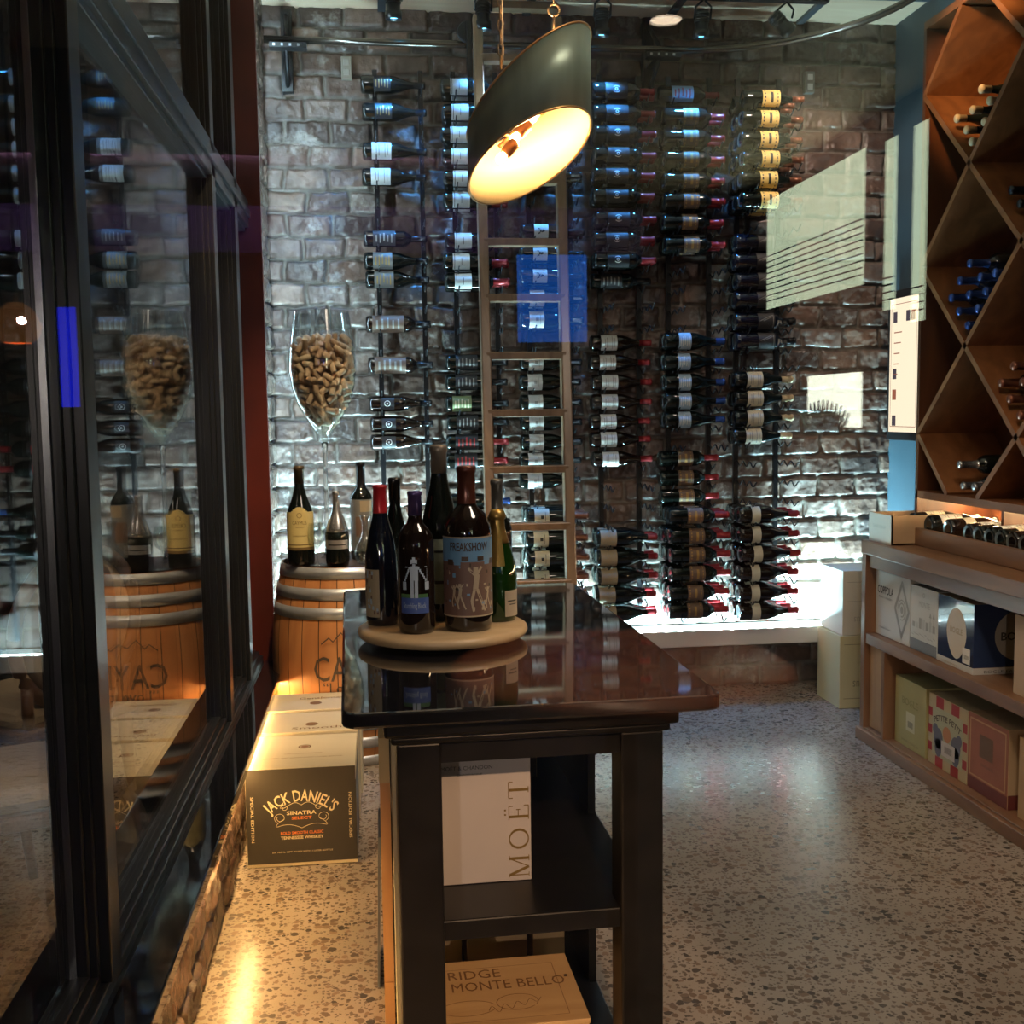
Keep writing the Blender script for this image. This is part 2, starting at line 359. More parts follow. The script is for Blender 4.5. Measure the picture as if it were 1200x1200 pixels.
for i, (a, b, z0, z1) in enumerate(wins):
    w = empty('window_%d' % (i + 2), (3.3, (a + b) / 2, z0)); tag(w, 'tall daylight window of the dining room, mirrored in the glass, opening %s' % ('widest', 'narrow middle', 'narrow nearest')[i], kind='structure')
    mb = MB().box((3.205, a, z0), (3.215, b, z1)); mb.build('pane', DAY, w, world=True)
    mb = MB()
    for k in range(9 if i == 0 else 4):
        z = z0 + .06 + k * .045; mb.box((3.185, a + .01, z), (3.195, b - .01, z + .008))
    mb.build('blind', BLK, w, world=True)
w = empty('window_5', (3.3, -6.6, 1.2)); tag(w, 'small bright window under the wide one, leaves against it', kind='structure')
MB().box((3.205, -7.1, 1.26), (3.215, -6.15, 1.63)).build('pane', DAYB, w, world=True)
pl = empty('potted_plant', (3.1, -6.55, 1.05), label='leafy plant silhouetted at the small bright window, mirrored in glass', cat='plant')
mb = MB()
for k in range(13):
    a = -1.25 + k * .21; y = -.26 + k * .04
    mb.prism([(0, y * .5, .12), (0, y * .5 + .03, .12), (0, y + math.sin(a) * .14 + .02, .2 + .12 * math.cos(a)), (0, y + math.sin(a) * .2, .27 + .13 * math.cos(a)), (0, y + math.sin(a) * .14 - .03, .2 + .12 * math.cos(a))], (.01, 0, 0))
mb.build('leaves', mat('dark_leaf', (.03, .06, .02), .5), pl)
MB().lathe([(.07, 0), (.1, .14), (.085, .14), (.07, .1), (0, .1)], 16).build('pot', mat('terracotta', (.3, .14, .08), .7), pl)
MB().box((2.95, -6.9, .98), (3.19, -6.1, 1.05)).build('wall_shelf', mat('oak_board', (.3, .2, .12), .5))
tag(bpy.data.objects['wall_shelf'], 'small wall shelf carrying the potted plant by the dining room windows', 'shelf')

# ------------------------------------------------------------------ glass front and side partition
mb = MB().box((-.545, .45, .02), (3.4, .462, 3.24)); o = struct('window_1', mb, GLASS, 'large clear glass front of the wine room, mirroring the dining room')
mb = MB().box((-.6, .43, 0), (3.4, .48, .02)).box((-.6, .43, 3.22), (3.4, .48, 3.25)); struct('trim_1', mb, FRAME, 'metal channel holding the glass front')
mb = MB().box((2.56, .41, .02), (2.72, .5, 3.22)); struct('trim_2', mb, FRAME, 'dark post of the glass front')
# side partition
mb = MB().box((-.72, .5, .328), (-.408, 4.71, .362)); struct('trim_3', mb, GRAN, 'black polished stone window sill on the low brick wall', bevel=.004)
w = empty('window_6', (-.545, 2.6, .342)); tag(w, 'side window of the wine room, dark bronze frame with mirroring glass', kind='structure')
mb = MB().box((-.549, .52, .40), (-.541, 4.7, 2.15)); mb.build('pane', GLASS, w, world=True)
mb = MB().box((-.549, .52, 2.29), (-.541, 4.7, 3.16)); mb.build('transom_pane', GLASS, w, world=True)
mb = MB().box((-.59, .5, .342), (-.50, 4.72, .385)).box((-.575, .5, .385), (-.515, 4.72, .402)).box((-.56, .5, .402), (-.53, 4.72, .41)); mb.build('bottom_rail', FRAME, w, world=True, bevel=.003)
mb = MB().box((-.59, .5, 2.16), (-.50, 4.72, 2.27)).box((-.575, .5, 2.145), (-.515, 4.72, 2.29)).box((-.59, .5, 2.2), (-.492, 4.72, 2.23)); mb.build('header_rail', FRAME, w, world=True, bevel=.003)
mb = MB().box((-.59, .5, 3.15), (-.50, 4.72, 3.25)); mb.build('top_rail', FRAME, w, world=True)
def mull(y0, y1, x1=-.5):
    m = MB().box((-.59, y0, .385), (x1, y1, 3.16)).box((-.56, y0 - .02, .4), (-.53, y1 + .02, 3.15)).box((-.575, y0 - .01, .39), (-.515, y1 + .01, 3.155))
    return m.build('mullion', FRAME, w, world=True, bevel=.003)
mull(1.985, 2.06, -.495); mull(3.69, 3.765); mull(4.26, 4.35); mull(.5, .56)
m = MB().box((-.56, 1.955, .4), (-.548, 1.967, 3.15)); m.build('chrome_strip', mat('chrome', (.7, .75, .8), .15, 1), w, world=True)
REDW = mat('deep_red_mahogany', (.10, .014, .008), .4, var=.3, vscale=4, coat=.3)
mb = MB().box((-.6, 4.72, 0), (-.45, 4.76, 3.25)); struct('trim_4', mb, REDW, 'deep red wooden window jamb')

# ------------------------------------------------------------------ ledge with LED strip
lx0, lx1 = -.44, 2.52
le = empty('wall_ledge', (1.0, 5.2, .257), label='pale ledge with a row of bright LEDs along the foot of the brick wall', cat='ledge')
LEDW = mat('ledge_white', (.6, .58, .55), .4)
MB().box((lx0, 5.12, .257), (lx1, 5.29, .335)).build('shelf_board', LEDW, le, world=True, bevel=.004)
LD = MB().box((lx0, 5.135, .3352), (lx1, 5.16, .338))
for k in range(46): x = lx0 + .05 + k * .0645; LD.box((x, 5.122, .3352), (x + .018, 5.1355, .343), 1)
LD.build('led_strip', [emis('led_cool', (.6, .93, 1.0), 12), emis('led_dots', (.85, 1, 1), 25)], le, world=True)
l = bpy.data.lights.new('led_light', 'AREA'); l.energy = 320; l.color = (.5, .89, 1.0); l.shape = 'RECTANGLE'; l.size = 2.9; l.size_y = .02
lo = bpy.data.objects.new('led_light', l); COL.objects.link(lo); lo.location = (1.04, 5.15, .346); lo.rotation_euler = (PI + .35 * -1, 0, 0)
le2 = empty('corner_light', (-.46, 4.84, .05), label='slim vertical light hidden behind the red window jamb', cat='light')
MB().box((-.463, 4.762, .5), (-.452, 4.766, 3.1)).build('led_strip', emis('led_cool_corner', (.55, .85, 1.0), 200), le2, world=True)

# ------------------------------------------------------------------ bottles
def prof_bdx(r, h):  # straight sides, round shoulder
    n = r * .37
    return [(r * .55, .004), (r * .8, .001), (r * .97, .006), (r, .02), (r, h * .60), (r * .985, h * .635), (r * .9, h * .67), (r * .68, h * .71), (n * 1.18, h * .745), (n, h * .78), (n, h * .955), (n * 1.12, h * .957), (n * 1.12, h * .985), (n * .9, h)]
def prof_bur(r, h):  # sloping shoulder
    n = r * .35
    return [(r * .55, .004), (r * .8, .001), (r * .97, .006), (r, .02), (r, h * .47), (r * .96, h * .52), (r * .82, h * .59), (r * .62, h * .66), (r * .46, h * .73), (n, h * .80), (n, h * .955), (n * 1.13, h * .957), (n * 1.13, h * .985), (n * .9, h)]
def cap_prof(pr, h, f):
    out = [(r + .0009, z) for r, z in pr if z >= h * f]; out[0:0] = [(interp(pr, h * f) + .0009, h * f)]
    out.append((0.0, h + .0008)); return out
def interp(pr, z):
    for (r0, z0), (r1, z1) in zip(pr, pr[1:]):
        if z0 <= z <= z1 and z1 > z0: return r0 + (r1 - r0) * (z - z0) / (z1 - z0)
    return pr[-1][0]
DG = mat('dark_bottle_glass', (.004, .006, .005), .05, 0, coat=.1)
DB = mat('brown_bottle_glass', (.008, .004, .003), .06, 0, coat=.5)
DN = mat('midnight_bottle_glass', (.003, .005, .012), .05, 0, coat=.5)
PUNT = mat('bottle_base_ring', (.05, .055, .05), .15)
CAPS = {'red': mat('red_foil', (.27, .018, .022), .3, .35), 'black': mat('black_foil', (.012, .012, .014), .25, .4), 'gold': mat('gold_foil', (.55, .34, .09), .3, .8),
        'cream': mat('cream_foil', (.55, .42, .25), .4), 'blue': mat('blue_foil', (.03, .07, .25), .25, .5), 'brown': mat('copper_foil', (.22, .08, .045), .3, .5), 'silver': mat('silver_foil', (.55, .55, .56), .25, .9), 'purple': mat('purple_foil', (.09, .06, .2), .3, .4)}
LABS = {'white': (.62, .62, .60), 'cream': (.60, .55, .42), 'yellow': (.78, .55, .17), 'grey': (.17, .17, .16), 'brown': (.15, .09, .06), 'ornate': (.36, .29, .19), 'dark': (.03, .028, .03),
        'blue': (.32, .42, .52), 'green': (.22, .26, .12), 'black': (.016, .014, .016)}
LABM = {k: mat('label_' + k, v, .55) for k, v in LABS.items()}
GOLDI = mat('gold_print', (.42, .25, .08), .35, .5); WHI = mat('white_print', (.7, .7, .68), .5); GREYI = mat('grey_print', (.3, .29, .27), .5); REDI = mat('red_print', (.45, .03, .03), .5)
STY = {}
def bottle_mesh(kind):
    """kind -> list of (part name, mesh)"""
    if kind in STY: return STY[kind]
    pr, r, h, glass, cap, cf, lab = KINDS[kind]
    P = pr(r, h); b = MB(); b.lathe(P, 18, 0); b.lathe([(r * .54, .0035), (r * .8, .0006)], 18, 1, cap=False)
    out = [('body', b.mesh(kind + '_body', [glass, PUNT]))]
    if cap: out.append(('capsule', MB().lathe(cap_prof(P, h, cf), 14, 0).mesh(kind + '_capsule', [CAPS[cap]])))
    if lab:
        col, z0, z1, half, art, ink = lab; l = MB(); R = r + .0007; a = -PI / 2
        ih = 1
        l.patch(R, h * z0, h * z1, a - half, a + half, 10, 0)
        R2 = R + .0005; H0, H1 = h * z0, h * z1; hh = H1 - H0
        if art == 'lines':
            for k, (f, w) in enumerate(((.8, .5), (.66, .7), (.35, .55), (.22, .4))): l.patch(R2, H0 + hh * f, H0 + hh * (f + .045), a - half * w, a + half * w, 5, 1)
        if art == 'stripe':
            l.patch(R2, H0 + hh * .10, H0 + hh * .18, a - half, a + half, 6, 1); l.patch(R2, H0 + hh * .82, H0 + hh * .88, a - half, a + half, 6, 1); l.patch(R2, H0 + hh * .45, H0 + hh * .6, a - half * .5, a + half * .5, 5, 1)
        if art == 'dot':
            l.patch(R2, H0 + hh * .42, H0 + hh * .62, a - half * .16, a + half * .16, 4, 1); l.patch(R2, H0 + hh * .72, H0 + hh * .75, a - half * .5, a + half * .5, 5, 1)
        if art == 'edge': l.patch(R2, H0 + hh * .08, H0 + hh * .12, a - half * .9, a + half * .9, 6, 1); l.patch(R2, H0 + hh * .5, H0 + hh * .53, a - half * .3, a + half * .4, 6, 1)
        if art == 'A': l.wtext('A', hh * .62, R2, H0 + hh * .3, a, 1, bold=.03)
        if art == 'ring':
            n = 20; z = (H0 + H1) / 2
            for k in range(n):
                t0, t1 = 2 * PI * k / n, 2 * PI * (k + 1) / n; q = []
                for t, rr in ((t0, .0145), (t1, .0145), (t1, .011), (t0, .011)):
                    an = a + rr * math.cos(t) / R2; q.append((R2 * math.cos(an), R2 * math.sin(an), z + rr * math.sin(t)))
                l.quad(q, 1)
            l.patch(R2, z - .004, z + .004, a - .1, a + .1, 3, 1)
        if art == 'emblem':
            z = (H0 + H1) / 2
            l.wtext('(o)', .03, R2, z - .009, a, 1, bold=.02)
        if art == 'tri':
            z0_, z1_ = H0 + hh * .1, H0 + hh * .9; n = 8
            for (t0, s0), (t1, s1) in (((0, z0_), (-.7, z1_)), ((0, z0_), (.7, z1_)), ((-.7, z1_), (.7, z1_)), ((0, z0_ + .016), (-.45, z1_ - .006)), ((0, z0_ + .016), (.45, z1_ - .006))):
                for k in range(n):
                    A0, A1 = k / n, (k + 1) / n; q = []
                    for f, o_ in ((A0, -.0011), (A1, -.0011), (A1, .0011), (A0, .0011)):
                        an = a + t0 + (t1 - t0) * f; q.append((R2 * math.cos(an + o_ * 12), R2 * math.sin(an + o_ * 12), s0 + (s1 - s0) * f + o_))
                    l.quad(q, 1)
        if art == 'print':
            for k in range(5): l.patch(R2, H0 + hh * (.12 + k * .17), H0 + hh * (.18 + k * .17), a - half * (.3 + .12 * (k % 3)), a + half * (.35 + .1 * ((k + 1) % 3)), 5, 1)
        if art == 'blotch':
            rr = random.Random(5)
            for k in range(26):
                aa = a + rr.uniform(-.85, .8) * half; zz = H0 + hh * rr.uniform(.05, .88); l.patch(R2, zz, zz + hh * rr.uniform(.03, .09), aa, aa + .12, 2, 1)
        out.append(('label', l.mesh(kind + '_label', [LABM[col], ink])))
    STY[kind] = out; return out
B, U = prof_bdx, prof_bur
KINDS = {
 'gold_script': (U, .0405, .292, DG, 'black', .82, ('black', .2, .46, 1.0, 'print', GOLDI)),
 'white_square': (U, .0405, .292, DG, 'black', .84, ('white', .14, .44, 1.15, 'lines', GREYI)),
 'grey_striped': (U, .0405, .292, DG, 'black', .8, ('grey', .14, .44, 1.2, 'print', GOLDI)),
 'plain_dark': (B, .038, .29, DG, 'black', .76, ('dark', .15, .5, 1.1, 'print', GREYI)),
 'brown_wrap': (B, .04, .30, DB, 'black', .76, ('brown', .1, .58, 1.3, 'print', GREYI)),
 'ring_dark': (U, .0375, .292, DB, 'black', .8, ('black', .18, .4, .8, 'ring', WHI)),
 'note_white': (B, .0385, .295, DG, 'red', .74, ('white', .14, .40, 1.15, 'edge', INK)),
 'a_label': (B, .0385, .295, DG, 'black', .76, ('white', .2, .42, .95, 'A', INK)),
 'dot_white': (U, .0395, .295, DG, 'black', .82, ('white', .13, .36, 1.2, 'dot', GREYI)),
 'dot_red': (B, .0385, .295, DG, 'brown', .76, ('cream', .13, .36, 1.2, 'dot', INK)),
 'emblem_black': (B, .0385, .295, DG, 'red', .76, ('black', .2, .55, 1.1, 'emblem', WHI)),
 'neat_white': (U, .0385, .295, DB, 'red', .8, ('white', .16, .42, 1.15, 'lines', GREYI)),
 'ornate_beige': (U, .041, .298, DG, 'red', .84, ('ornate', .06, .32, 1.3, 'blotch', GREYI)),
 'bronze_label': (B, .0385, .295, DG, 'red', .76, ('brown', .3, .55, 1.2, 'stripe', GOLDI)),
 'blue_label': (B, .0385, .295, DG, 'red', .76, ('blue', .2, .55, 1.2, 'print', REDI)),
 'pale_blue': (U, .041, .298, DG, 'blue', .84, ('blue', .22, .42, 1.2, 'print', WHI)),
 'yellow_band': (U, .0395, .295, DG, 'brown', .8, ('yellow', .30, .58, 1.25, 'stripe', INK)),
 'triangle_dark': (B, .043, .30, DN, 'black', .78, ('black', .35, .62, 1.1, 'tri', GREYI)),
 'cream_band': (U, .0395, .295, DG, 'cream', .8, ('cream', .20, .46, 1.2, 'lines', GREYI)),
 'short_cream': (U, .041, .298, DB, 'red', .82, ('cream', .20, .34, 1.3, None, INK)),
 'olive_label': (B, .0385, .295, DG, 'black', .76, ('green', .1, .4, 1.2, 'print', CREAM)),
 'plain_red': (B, .0385, .295, DG, 'red', .74, ('dark', .14, .5, 1.2, 'print', REDI)),
}
DESC = {'gold_script': 'black bottle with gold print', 'white_square': 'dark bottle with white square label', 'grey_striped': 'dark bottle with grey striped label', 'plain_dark': 'plain dark bottle',
 'brown_wrap': 'brown bottle with wraparound label', 'ring_dark': 'brown bottle with white ring mark', 'note_white': 'red-capped bottle with white label', 'a_label': 'dark bottle with letter A label',
 'dot_white': 'dark bottle with white dotted label', 'dot_red': 'copper-capped bottle, cream label', 'emblem_black': 'black bottle with white emblem', 'neat_white': 'red-capped brown bottle, white label',
 'ornate_beige': 'bottle with ornate beige label', 'bronze_label': 'red-capped bottle with bronze label', 'blue_label': 'bottle with blue and red label', 'pale_blue': 'bottle with pale blue label',
 'yellow_band': 'bottle with yellow label', 'triangle_dark': 'dark bottle with triangle outline', 'cream_band': 'cream-capped bottle, cream label', 'short_cream': 'bottle with short cream label',
 'olive_label': 'bottle with olive label', 'plain_red': 'dark bottle with red cap'}
PROTO = {}
def bottle(kind, loc, rot, label, group, name='wine_bottle'):
    parts = bottle_mesh(kind)
    if kind not in PROTO:
        b = bpy.data.objects.new(name, parts[0][1]); COL.objects.link(b)
        for nm, me in parts[1:]:
            c = bpy.data.objects.new(nm, me); COL.objects.link(c); c.parent = b; kid(b, c)
        PROTO[kind] = b
    else:
        p = PROTO[kind]; b = p.copy(); COL.objects.link(b)
        for ch in KIDS.get(p.name, []):
            c = ch.copy(); COL.objects.link(c); c.parent = b
    b.location = loc; b.rotation_euler = rot; tag(b, label, 'bottle', group); return b

# ------------------------------------------------------------------ wall racks
ORD = ['topmost', '2nd', '3rd', '4th', '5th', '6th', '7th', '8th', '9th', '10th', '11th', '12th', '13th', '14th', '15th', '16th', '17th', '18th', '19th', '20th', '21st', '22nd', '23rd']
RN = ['leftmost wall rack', 'second rack from left', 'rack behind the ladder', 'rack right of the ladder', 'second rack from right', 'rightmost wall rack']
PX = [(.028, .236), (.385, .58), (.732, .93), (1.072, 1.26), (1.404, 1.604), (1.742, 1.945)]
def rows(ys, k, d): return [(y, k, d) for y in ys]
RK = [
 rows([100, 132], 'gold_script', 1) + rows([178, 208], 'white_square', 1) + rows([280], 'plain_dark', 1) + rows([306, 328], 'grey_striped', 1) + rows([380, 428], 'brown_wrap', 1) + rows([473, 497, 518], 'ring_dark', 1),
 rows([103, 133, 159, 184, 210, 235], 'note_white', 2) + rows([283, 307, 330], 'note_white', 2) + rows([425, 448], 'plain_dark', 1) + rows([473], 'olive_label', 1) + rows([495], 'plain_dark', 1) + rows([518, 540], 'plain_red', 1) + rows([588], 'pale_blue', 1) + rows([612, 632], 'plain_dark', 1),
 rows([157, 181, 205], 'dot_white', 2) + rows([272, 298, 324], 'a_label', 2) + rows([350, 375], 'dot_white', 2) + rows([425, 448, 472, 495, 518, 540, 563], 'dot_white', 1) + rows([605, 631, 654, 677, 699, 720], 'dot_red', 3),
 rows([107, 133, 157, 182, 206, 230, 257, 281, 305], 'emblem_black', 2) + rows([330], 'plain_dark', 1) + rows([402, 425, 448, 471, 494, 515, 538], 'neat_white', 1) + rows([630, 653, 675, 697, 719], 'ornate_beige', 2),
 rows([111], 'blue_label', 1) + rows([137, 162, 187, 212, 236, 261, 287], 'bronze_label', 2) + rows([400, 424, 448, 470, 492], 'pale_blue', 2) + rows([537, 560, 582], 'bronze_label', 1) + rows([604, 628, 650, 672, 694, 715], 'bronze_label', 3),
 rows([116, 140, 164, 187, 211, 235], 'yellow_band', 3) + rows([285, 307, 330, 352, 377, 400], 'triangle_dark', 2) + rows([445, 467, 490, 511], 'cream_band', 2) + rows([603, 626, 649, 671, 694, 716], 'short_cream', 3)]
ZTOP, ZBOT = 2.93, .40
YP = 5.26          # posts
DY = (5.215, 5.122, 5.03)
WIRE = mat('black_wire', (.01, .01, .012), .3, .5)
def wire_mesh(n):
    pts = [(0, YP - YP, 0)]; base = -.0; depth = .012 + .093 * n
    k = 8 * n
    for i in range(k + 1):
        f = i / k; y = -(.01 + depth * f); z = -.012 * math.cos(2 * PI * n * f) * -1
        pts.append((0, y, z - .012 if False else z))
    pts[0] = (0, 0, pts[1][2])
    return MB().tube(pts, .0034, 5).mesh('wire_cradle', [WIRE])
wm = {n: wire_mesh(n) for n in (1, 2, 3)}
YMULT = 1.0
for ri, (rk, (xa, xb)) in enumerate(zip(RK, PX)):
    root = empty('wine_rack', (xa, YP, ZBOT), label='black metal bottle rack with wire cradles, %s' % RN[ri], cat='rack', group='black metal wall racks')
    for x in (xa, xb):
        m = MB().box((x - .011, YP, ZBOT - .03), (x + .011, YP + .02, ZTOP + .03))
        for z in np.arange(ZBOT + .05, ZTOP, .25): m.box((x - .006, YP - .002, z), (x + .006, YP, z + .012)); m.box((x - .008, YP + .02, z), (x + .008, 5.288, z + .02))
        m.build('post', BLK, root, world=True)
    zs = []
    for i, (y, kind, d) in enumerate(rk):
        yf = DY[d - 1]; pr, r, h = KINDS[kind][0:3]
        z = onY(projx(xa + .05, yf), y, yf).z
        zs.append((z, d, r))
        x0 = xa - .062
        for j in range(d):
            dx = random.uniform(-.006, .006) + (0.012 if j == 0 and d > 1 else 0)
            lay = {0: '' if d == 1 else 'nearest the wall, ', 1: 'outer of two, ' if d == 2 else 'middle of three deep, ', 2: 'outermost, '}[j]
            bottle(kind, (x0 + dx, DY[j] + random.uniform(-.002, .002), z), (0, PI / 2, 0), '%s, %s%s row down, %s' % (DESC[kind], lay, ORD[i], RN[ri]) if i else '%s, %stop row, %s' % (DESC[kind], lay, RN[ri]), DESC[kind].replace('bottle', 'bottles') + ' on the wall racks')
    # cradles on the bottle rows and in the empty rows between them
    zz = sorted(zs, reverse=True); full = []
    for (z, d, r), nxt in zip(zz, zz[1:] + [None]):
        full.append((z - r - .002, d))
        if nxt:
            gap = z - nxt[0]; k = int(round(gap / .0985)) - 1
            for q in range(k): full.append((z - gap * (q + 1) / (k + 1) - .04, 3 if ri > 2 else 2))
    full = [f for f in full if f[0] > ZBOT]
    for (z, d) in full:
        for x in (xa, xb):
            w_ = bpy.data.objects.new('wire_cradle', wm[d]); COL.objects.link(w_); w_.parent = root
            w_.location = (x - xa, 0, z - ZBOT)

# ------------------------------------------------------------------ ladder and rail
LW = wood('ladder_bronze_wood', (.14, .08, .045), (.24, .15, .085), .35, 1, 'Z', .4)
def ladY(z): return 4.42 + .56 * z / 3.0
ld = empty('rolling_ladder', (.6, ladY(0), 0), label='wooden rolling ladder leaning on the black rail before the wine racks', cat='ladder')
def lx(px, py):
    p = onY(px, py, 4.7)
    for _ in range(4): p = onY(px, py, ladY(p.z))
    return p
Lb, Lt = lx(573, 560), lx(562.5, 150); Rb, Rt = lx(668, 640), lx(657, 210)
def rail_at(a, b, z): f = (z - a.z) / (b.z - a.z); return Vector((a.x + (b.x - a.x) * f, ladY(z), z))
for a, b in ((Lb, Lt), (Rb, Rt)):
    p0, p1 = rail_at(a, b, 0.04), rail_at(a, b, 3.12); m = MB(); hw = .018
    m.prism([(p0.x - .021, p0.y - .03, p0.z), (p0.x + .021, p0.y - .03, p0.z), (p0.x + .021, p0.y + .03, p0.z), (p0.x - .021, p0.y + .03, p0.z)], p1 - p0)
    m.build('side_rail', LW, ld, world=True, bevel=.006)
for py in (8, 70, 138, 212, 284.5, 349.5, 417, 484, 550, 617, 684):
    p = lx(615, py); a, b = rail_at(Lb, Lt, p.z), rail_at(Rb, Rt, p.z)
    MB().prism([(a.x, a.y - .03, a.z - .016), (a.x, a.y + .03, a.z - .016), (a.x, a.y + .03, a.z + .016), (a.x, a.y - .03, a.z + .016)], (b.x - a.x, 0, 0)).build('rung', LW, ld, world=True, bevel=.004)
z = p.z
for k in range(1, 3):
    zz_ = z - .235 * k; a, b = rail_at(Lb, Lt, zz_), rail_at(Rb, Rt, zz_)
    if zz_ > .1: MB().box((a.x, a.y - .03, zz_ - .012), (b.x, a.y + .03, zz_ + .012)).build('rung', LW, ld, world=True, bevel=.004)
for a, b in ((Lb, Lt), (Rb, Rt)):
    p = rail_at(a, b, .04); m = MB(); m.M = Matrix.Translation((p.x, p.y, .04)) @ Matrix.Rotation(PI / 2, 4, 'Y'); m.lathe([(.015, -.014), (.04, -.014), (.04, .014), (.015, .014)], 18); m.build('caster', BLK, ld, world=True)
p = rail_at(Lb, Lt, 3.03)
m = MB(); m.M = Matrix.Translation((p.x - .035, 5.06, 3.07)) @ Matrix.Rotation(PI / 2, 4, 'X'); m.lathe([(.012, -.01), (.045, -.012), (.05, 0), (.045, .012), (.012, .01)], 18); m.M = None
m.box((p.x - .045, 5.0, 2.86), (p.x - .025, 5.04, 3.1)); m.build('roller_hook', BLK, ld, world=True)
pts = [(-.45, 5.1, 3.03), (.3, 5.1, 3.03), (1.0, 5.1, 3.03), (1.38, 5.1, 3.03)]
R_ = .80
for k in range(1, 19): t = PI / 2 * k / 18; pts.append((1.38 + R_ * math.sin(t), 5.1 - R_ + R_ * math.cos(t), 3.03))
pts += [(pts[-1][0], 3.4, 3.03), (pts[-1][0], 2.0, 3.03)]
rl = empty('ladder_rail', (0, 5.1, 3.03), label='black tubular ladder rail along the back wall, curving towards the cabinet', cat='rail')
MB().tube(pts, .016, 10).build('rail_tube', mat('dark_steel_tube', (.12, .105, .09), .22, .9), rl, world=True)
for px in (335, 762):
    x = onY(px, 50, 5.25).x; m = MB().box((x - .024, 5.28, 2.86), (x + .024, 5.34, 3.22)).box((x - .012, 5.1, 3.0), (x + .012, 5.3, 3.02)).box((x - .06, 5.07, 2.99), (x + .1, 5.125, 3.012))
    m.tube([(x, 5.29, 2.88), (x + .01, 5.12, 3.0)], .01, 6); m.tube([(x, 5.29, 3.2), (x + .01, 5.12, 3.05)], .01, 6)
    m.build('bracket', BLK, rl, world=True)
    m = MB()
    for q in range(4): m.box((x - .045 + q * .035, 5.066, 2.996), (x - .035 + q * .035, 5.0699, 3.006))
    m.build('bolt_heads', mat('bright_bolt', (.5, .5, .5), .3, 1), rl, world=True)

# outlets
for px, py, nm, lb in ((406, 80, 'grey', 'beige wall socket high on the brick wall above the leftmost rack'), (948, 97, 'dark', 'dark wall socket high on the brick wall right of the racks')):
    p = onY(px, py, 5.30); r_ = empty('wall_socket', (p.x, 5.30, p.z), label=lb, cat='socket', group=None)
    MB().box((p.x - .024, 5.285, p.z - .05), (p.x + .024, 5.32, p.z + .05)).build('cover_plate', mat('socket_plate_' + nm, (.28, .24, .19) if nm == 'grey' else (.16, .15, .14), .4), r_, world=True, bevel=.003)
    m = MB()
    for dz in (-.022, .022): m.box((p.x - .013, 5.281, p.z + dz - .014), (p.x + .013, 5.2849, p.z + dz + .014)); 
    m.build('outlets', mat('outlet_face_' + nm, (.35, .31, .26) if nm == 'grey' else (.55, .55, .55), .4), r_, world=True, bevel=.002)

# ------------------------------------------------------------------ ceiling track and spots
tk = empty('light_track', (1.2, 4.92, 3.22), label='black ceiling track carrying the spotlights over the wine racks', cat='light track')
MB().box((-.3, 4.92, 3.2), (2.05, 4.96, 3.245)).build('channel', BLK, tk, world=True)
SPOTS = [(461, 10, 0, 'small black spotlight at the left end, over the leftmost rack'), (566, 22, 0, 'black spotlight beside the top of the ladder'), (705, 30, 0, 'black blue-lit spotlight just right of the brass lamp'),
         (822, 32, 0, 'black blue-lit spotlight over the second rack from right'), (918, 30, .9, 'black spotlight tilted to the right, unlit face, near the slate wall')]
CY = emis('cyan_lamp', (.12, .55, 1.0), 14)
for px, py, tilt, lb in SPOTS:
    p = onY(px, py, 4.98); r_ = empty('spotlight', (p.x, 4.94, 3.2), label=lb, cat='spotlight', group='track spotlights')
    R0 = Matrix.Translation((p.x, 4.98, p.z)) @ Matrix.Rotation(-tilt, 4, 'Y') @ Matrix.Rotation(.1, 4, 'X')
    m = MB(); m.M = R0; m.lathe([(.028, .07), (.03, .06), (.03, -.01), (.036, -.012), (.036, -.045), (.03, -.045), (.028, -.02), (0, -.02)], 16)
    for k in range(4): m.lathe([(.031, .02 + k * .011), (.034, .02 + k * .011), (.034, .025 + k * .011), (.031, .025 + k * .011)], 16)
    m.build('housing', BLK, r_, world=True)
    m = MB(); m.M = R0; m.lathe([(.0285, -.034), (0, -.036)], 16, cap=False); m.build('lens', CY if tilt == 0 else mat('dark_lens', (.05, .05, .05), .2), r_, world=True)
    m = MB().tube([(p.x - .036, 4.97, p.z + .03), (p.x - .036, 4.95, 3.17), (p.x, 4.94, 3.2)], .005, 6).tube([(p.x + .036, 4.97, p.z + .03), (p.x + .036, 4.95, 3.17), (p.x, 4.94, 3.2)], .005, 6); m.build('yoke', BLK, r_, world=True)
    if tilt == 0:
        l = bpy.data.lights.new('spot_lamp', 'SPOT'); l.energy = 80; l.color = (.06, .36, 1.0); l.spot_size = 1.3; l.spot_blend = .6; l.shadow_soft_size = .03
        lo = bpy.data.objects.new('spot_lamp', l); COL.objects.link(lo); lo.parent = r_; lo.location = Vector((p.x, 5.0, p.z - .07)) - r_.location; lo.rotation_euler = (math.radians(10), 0, 0)

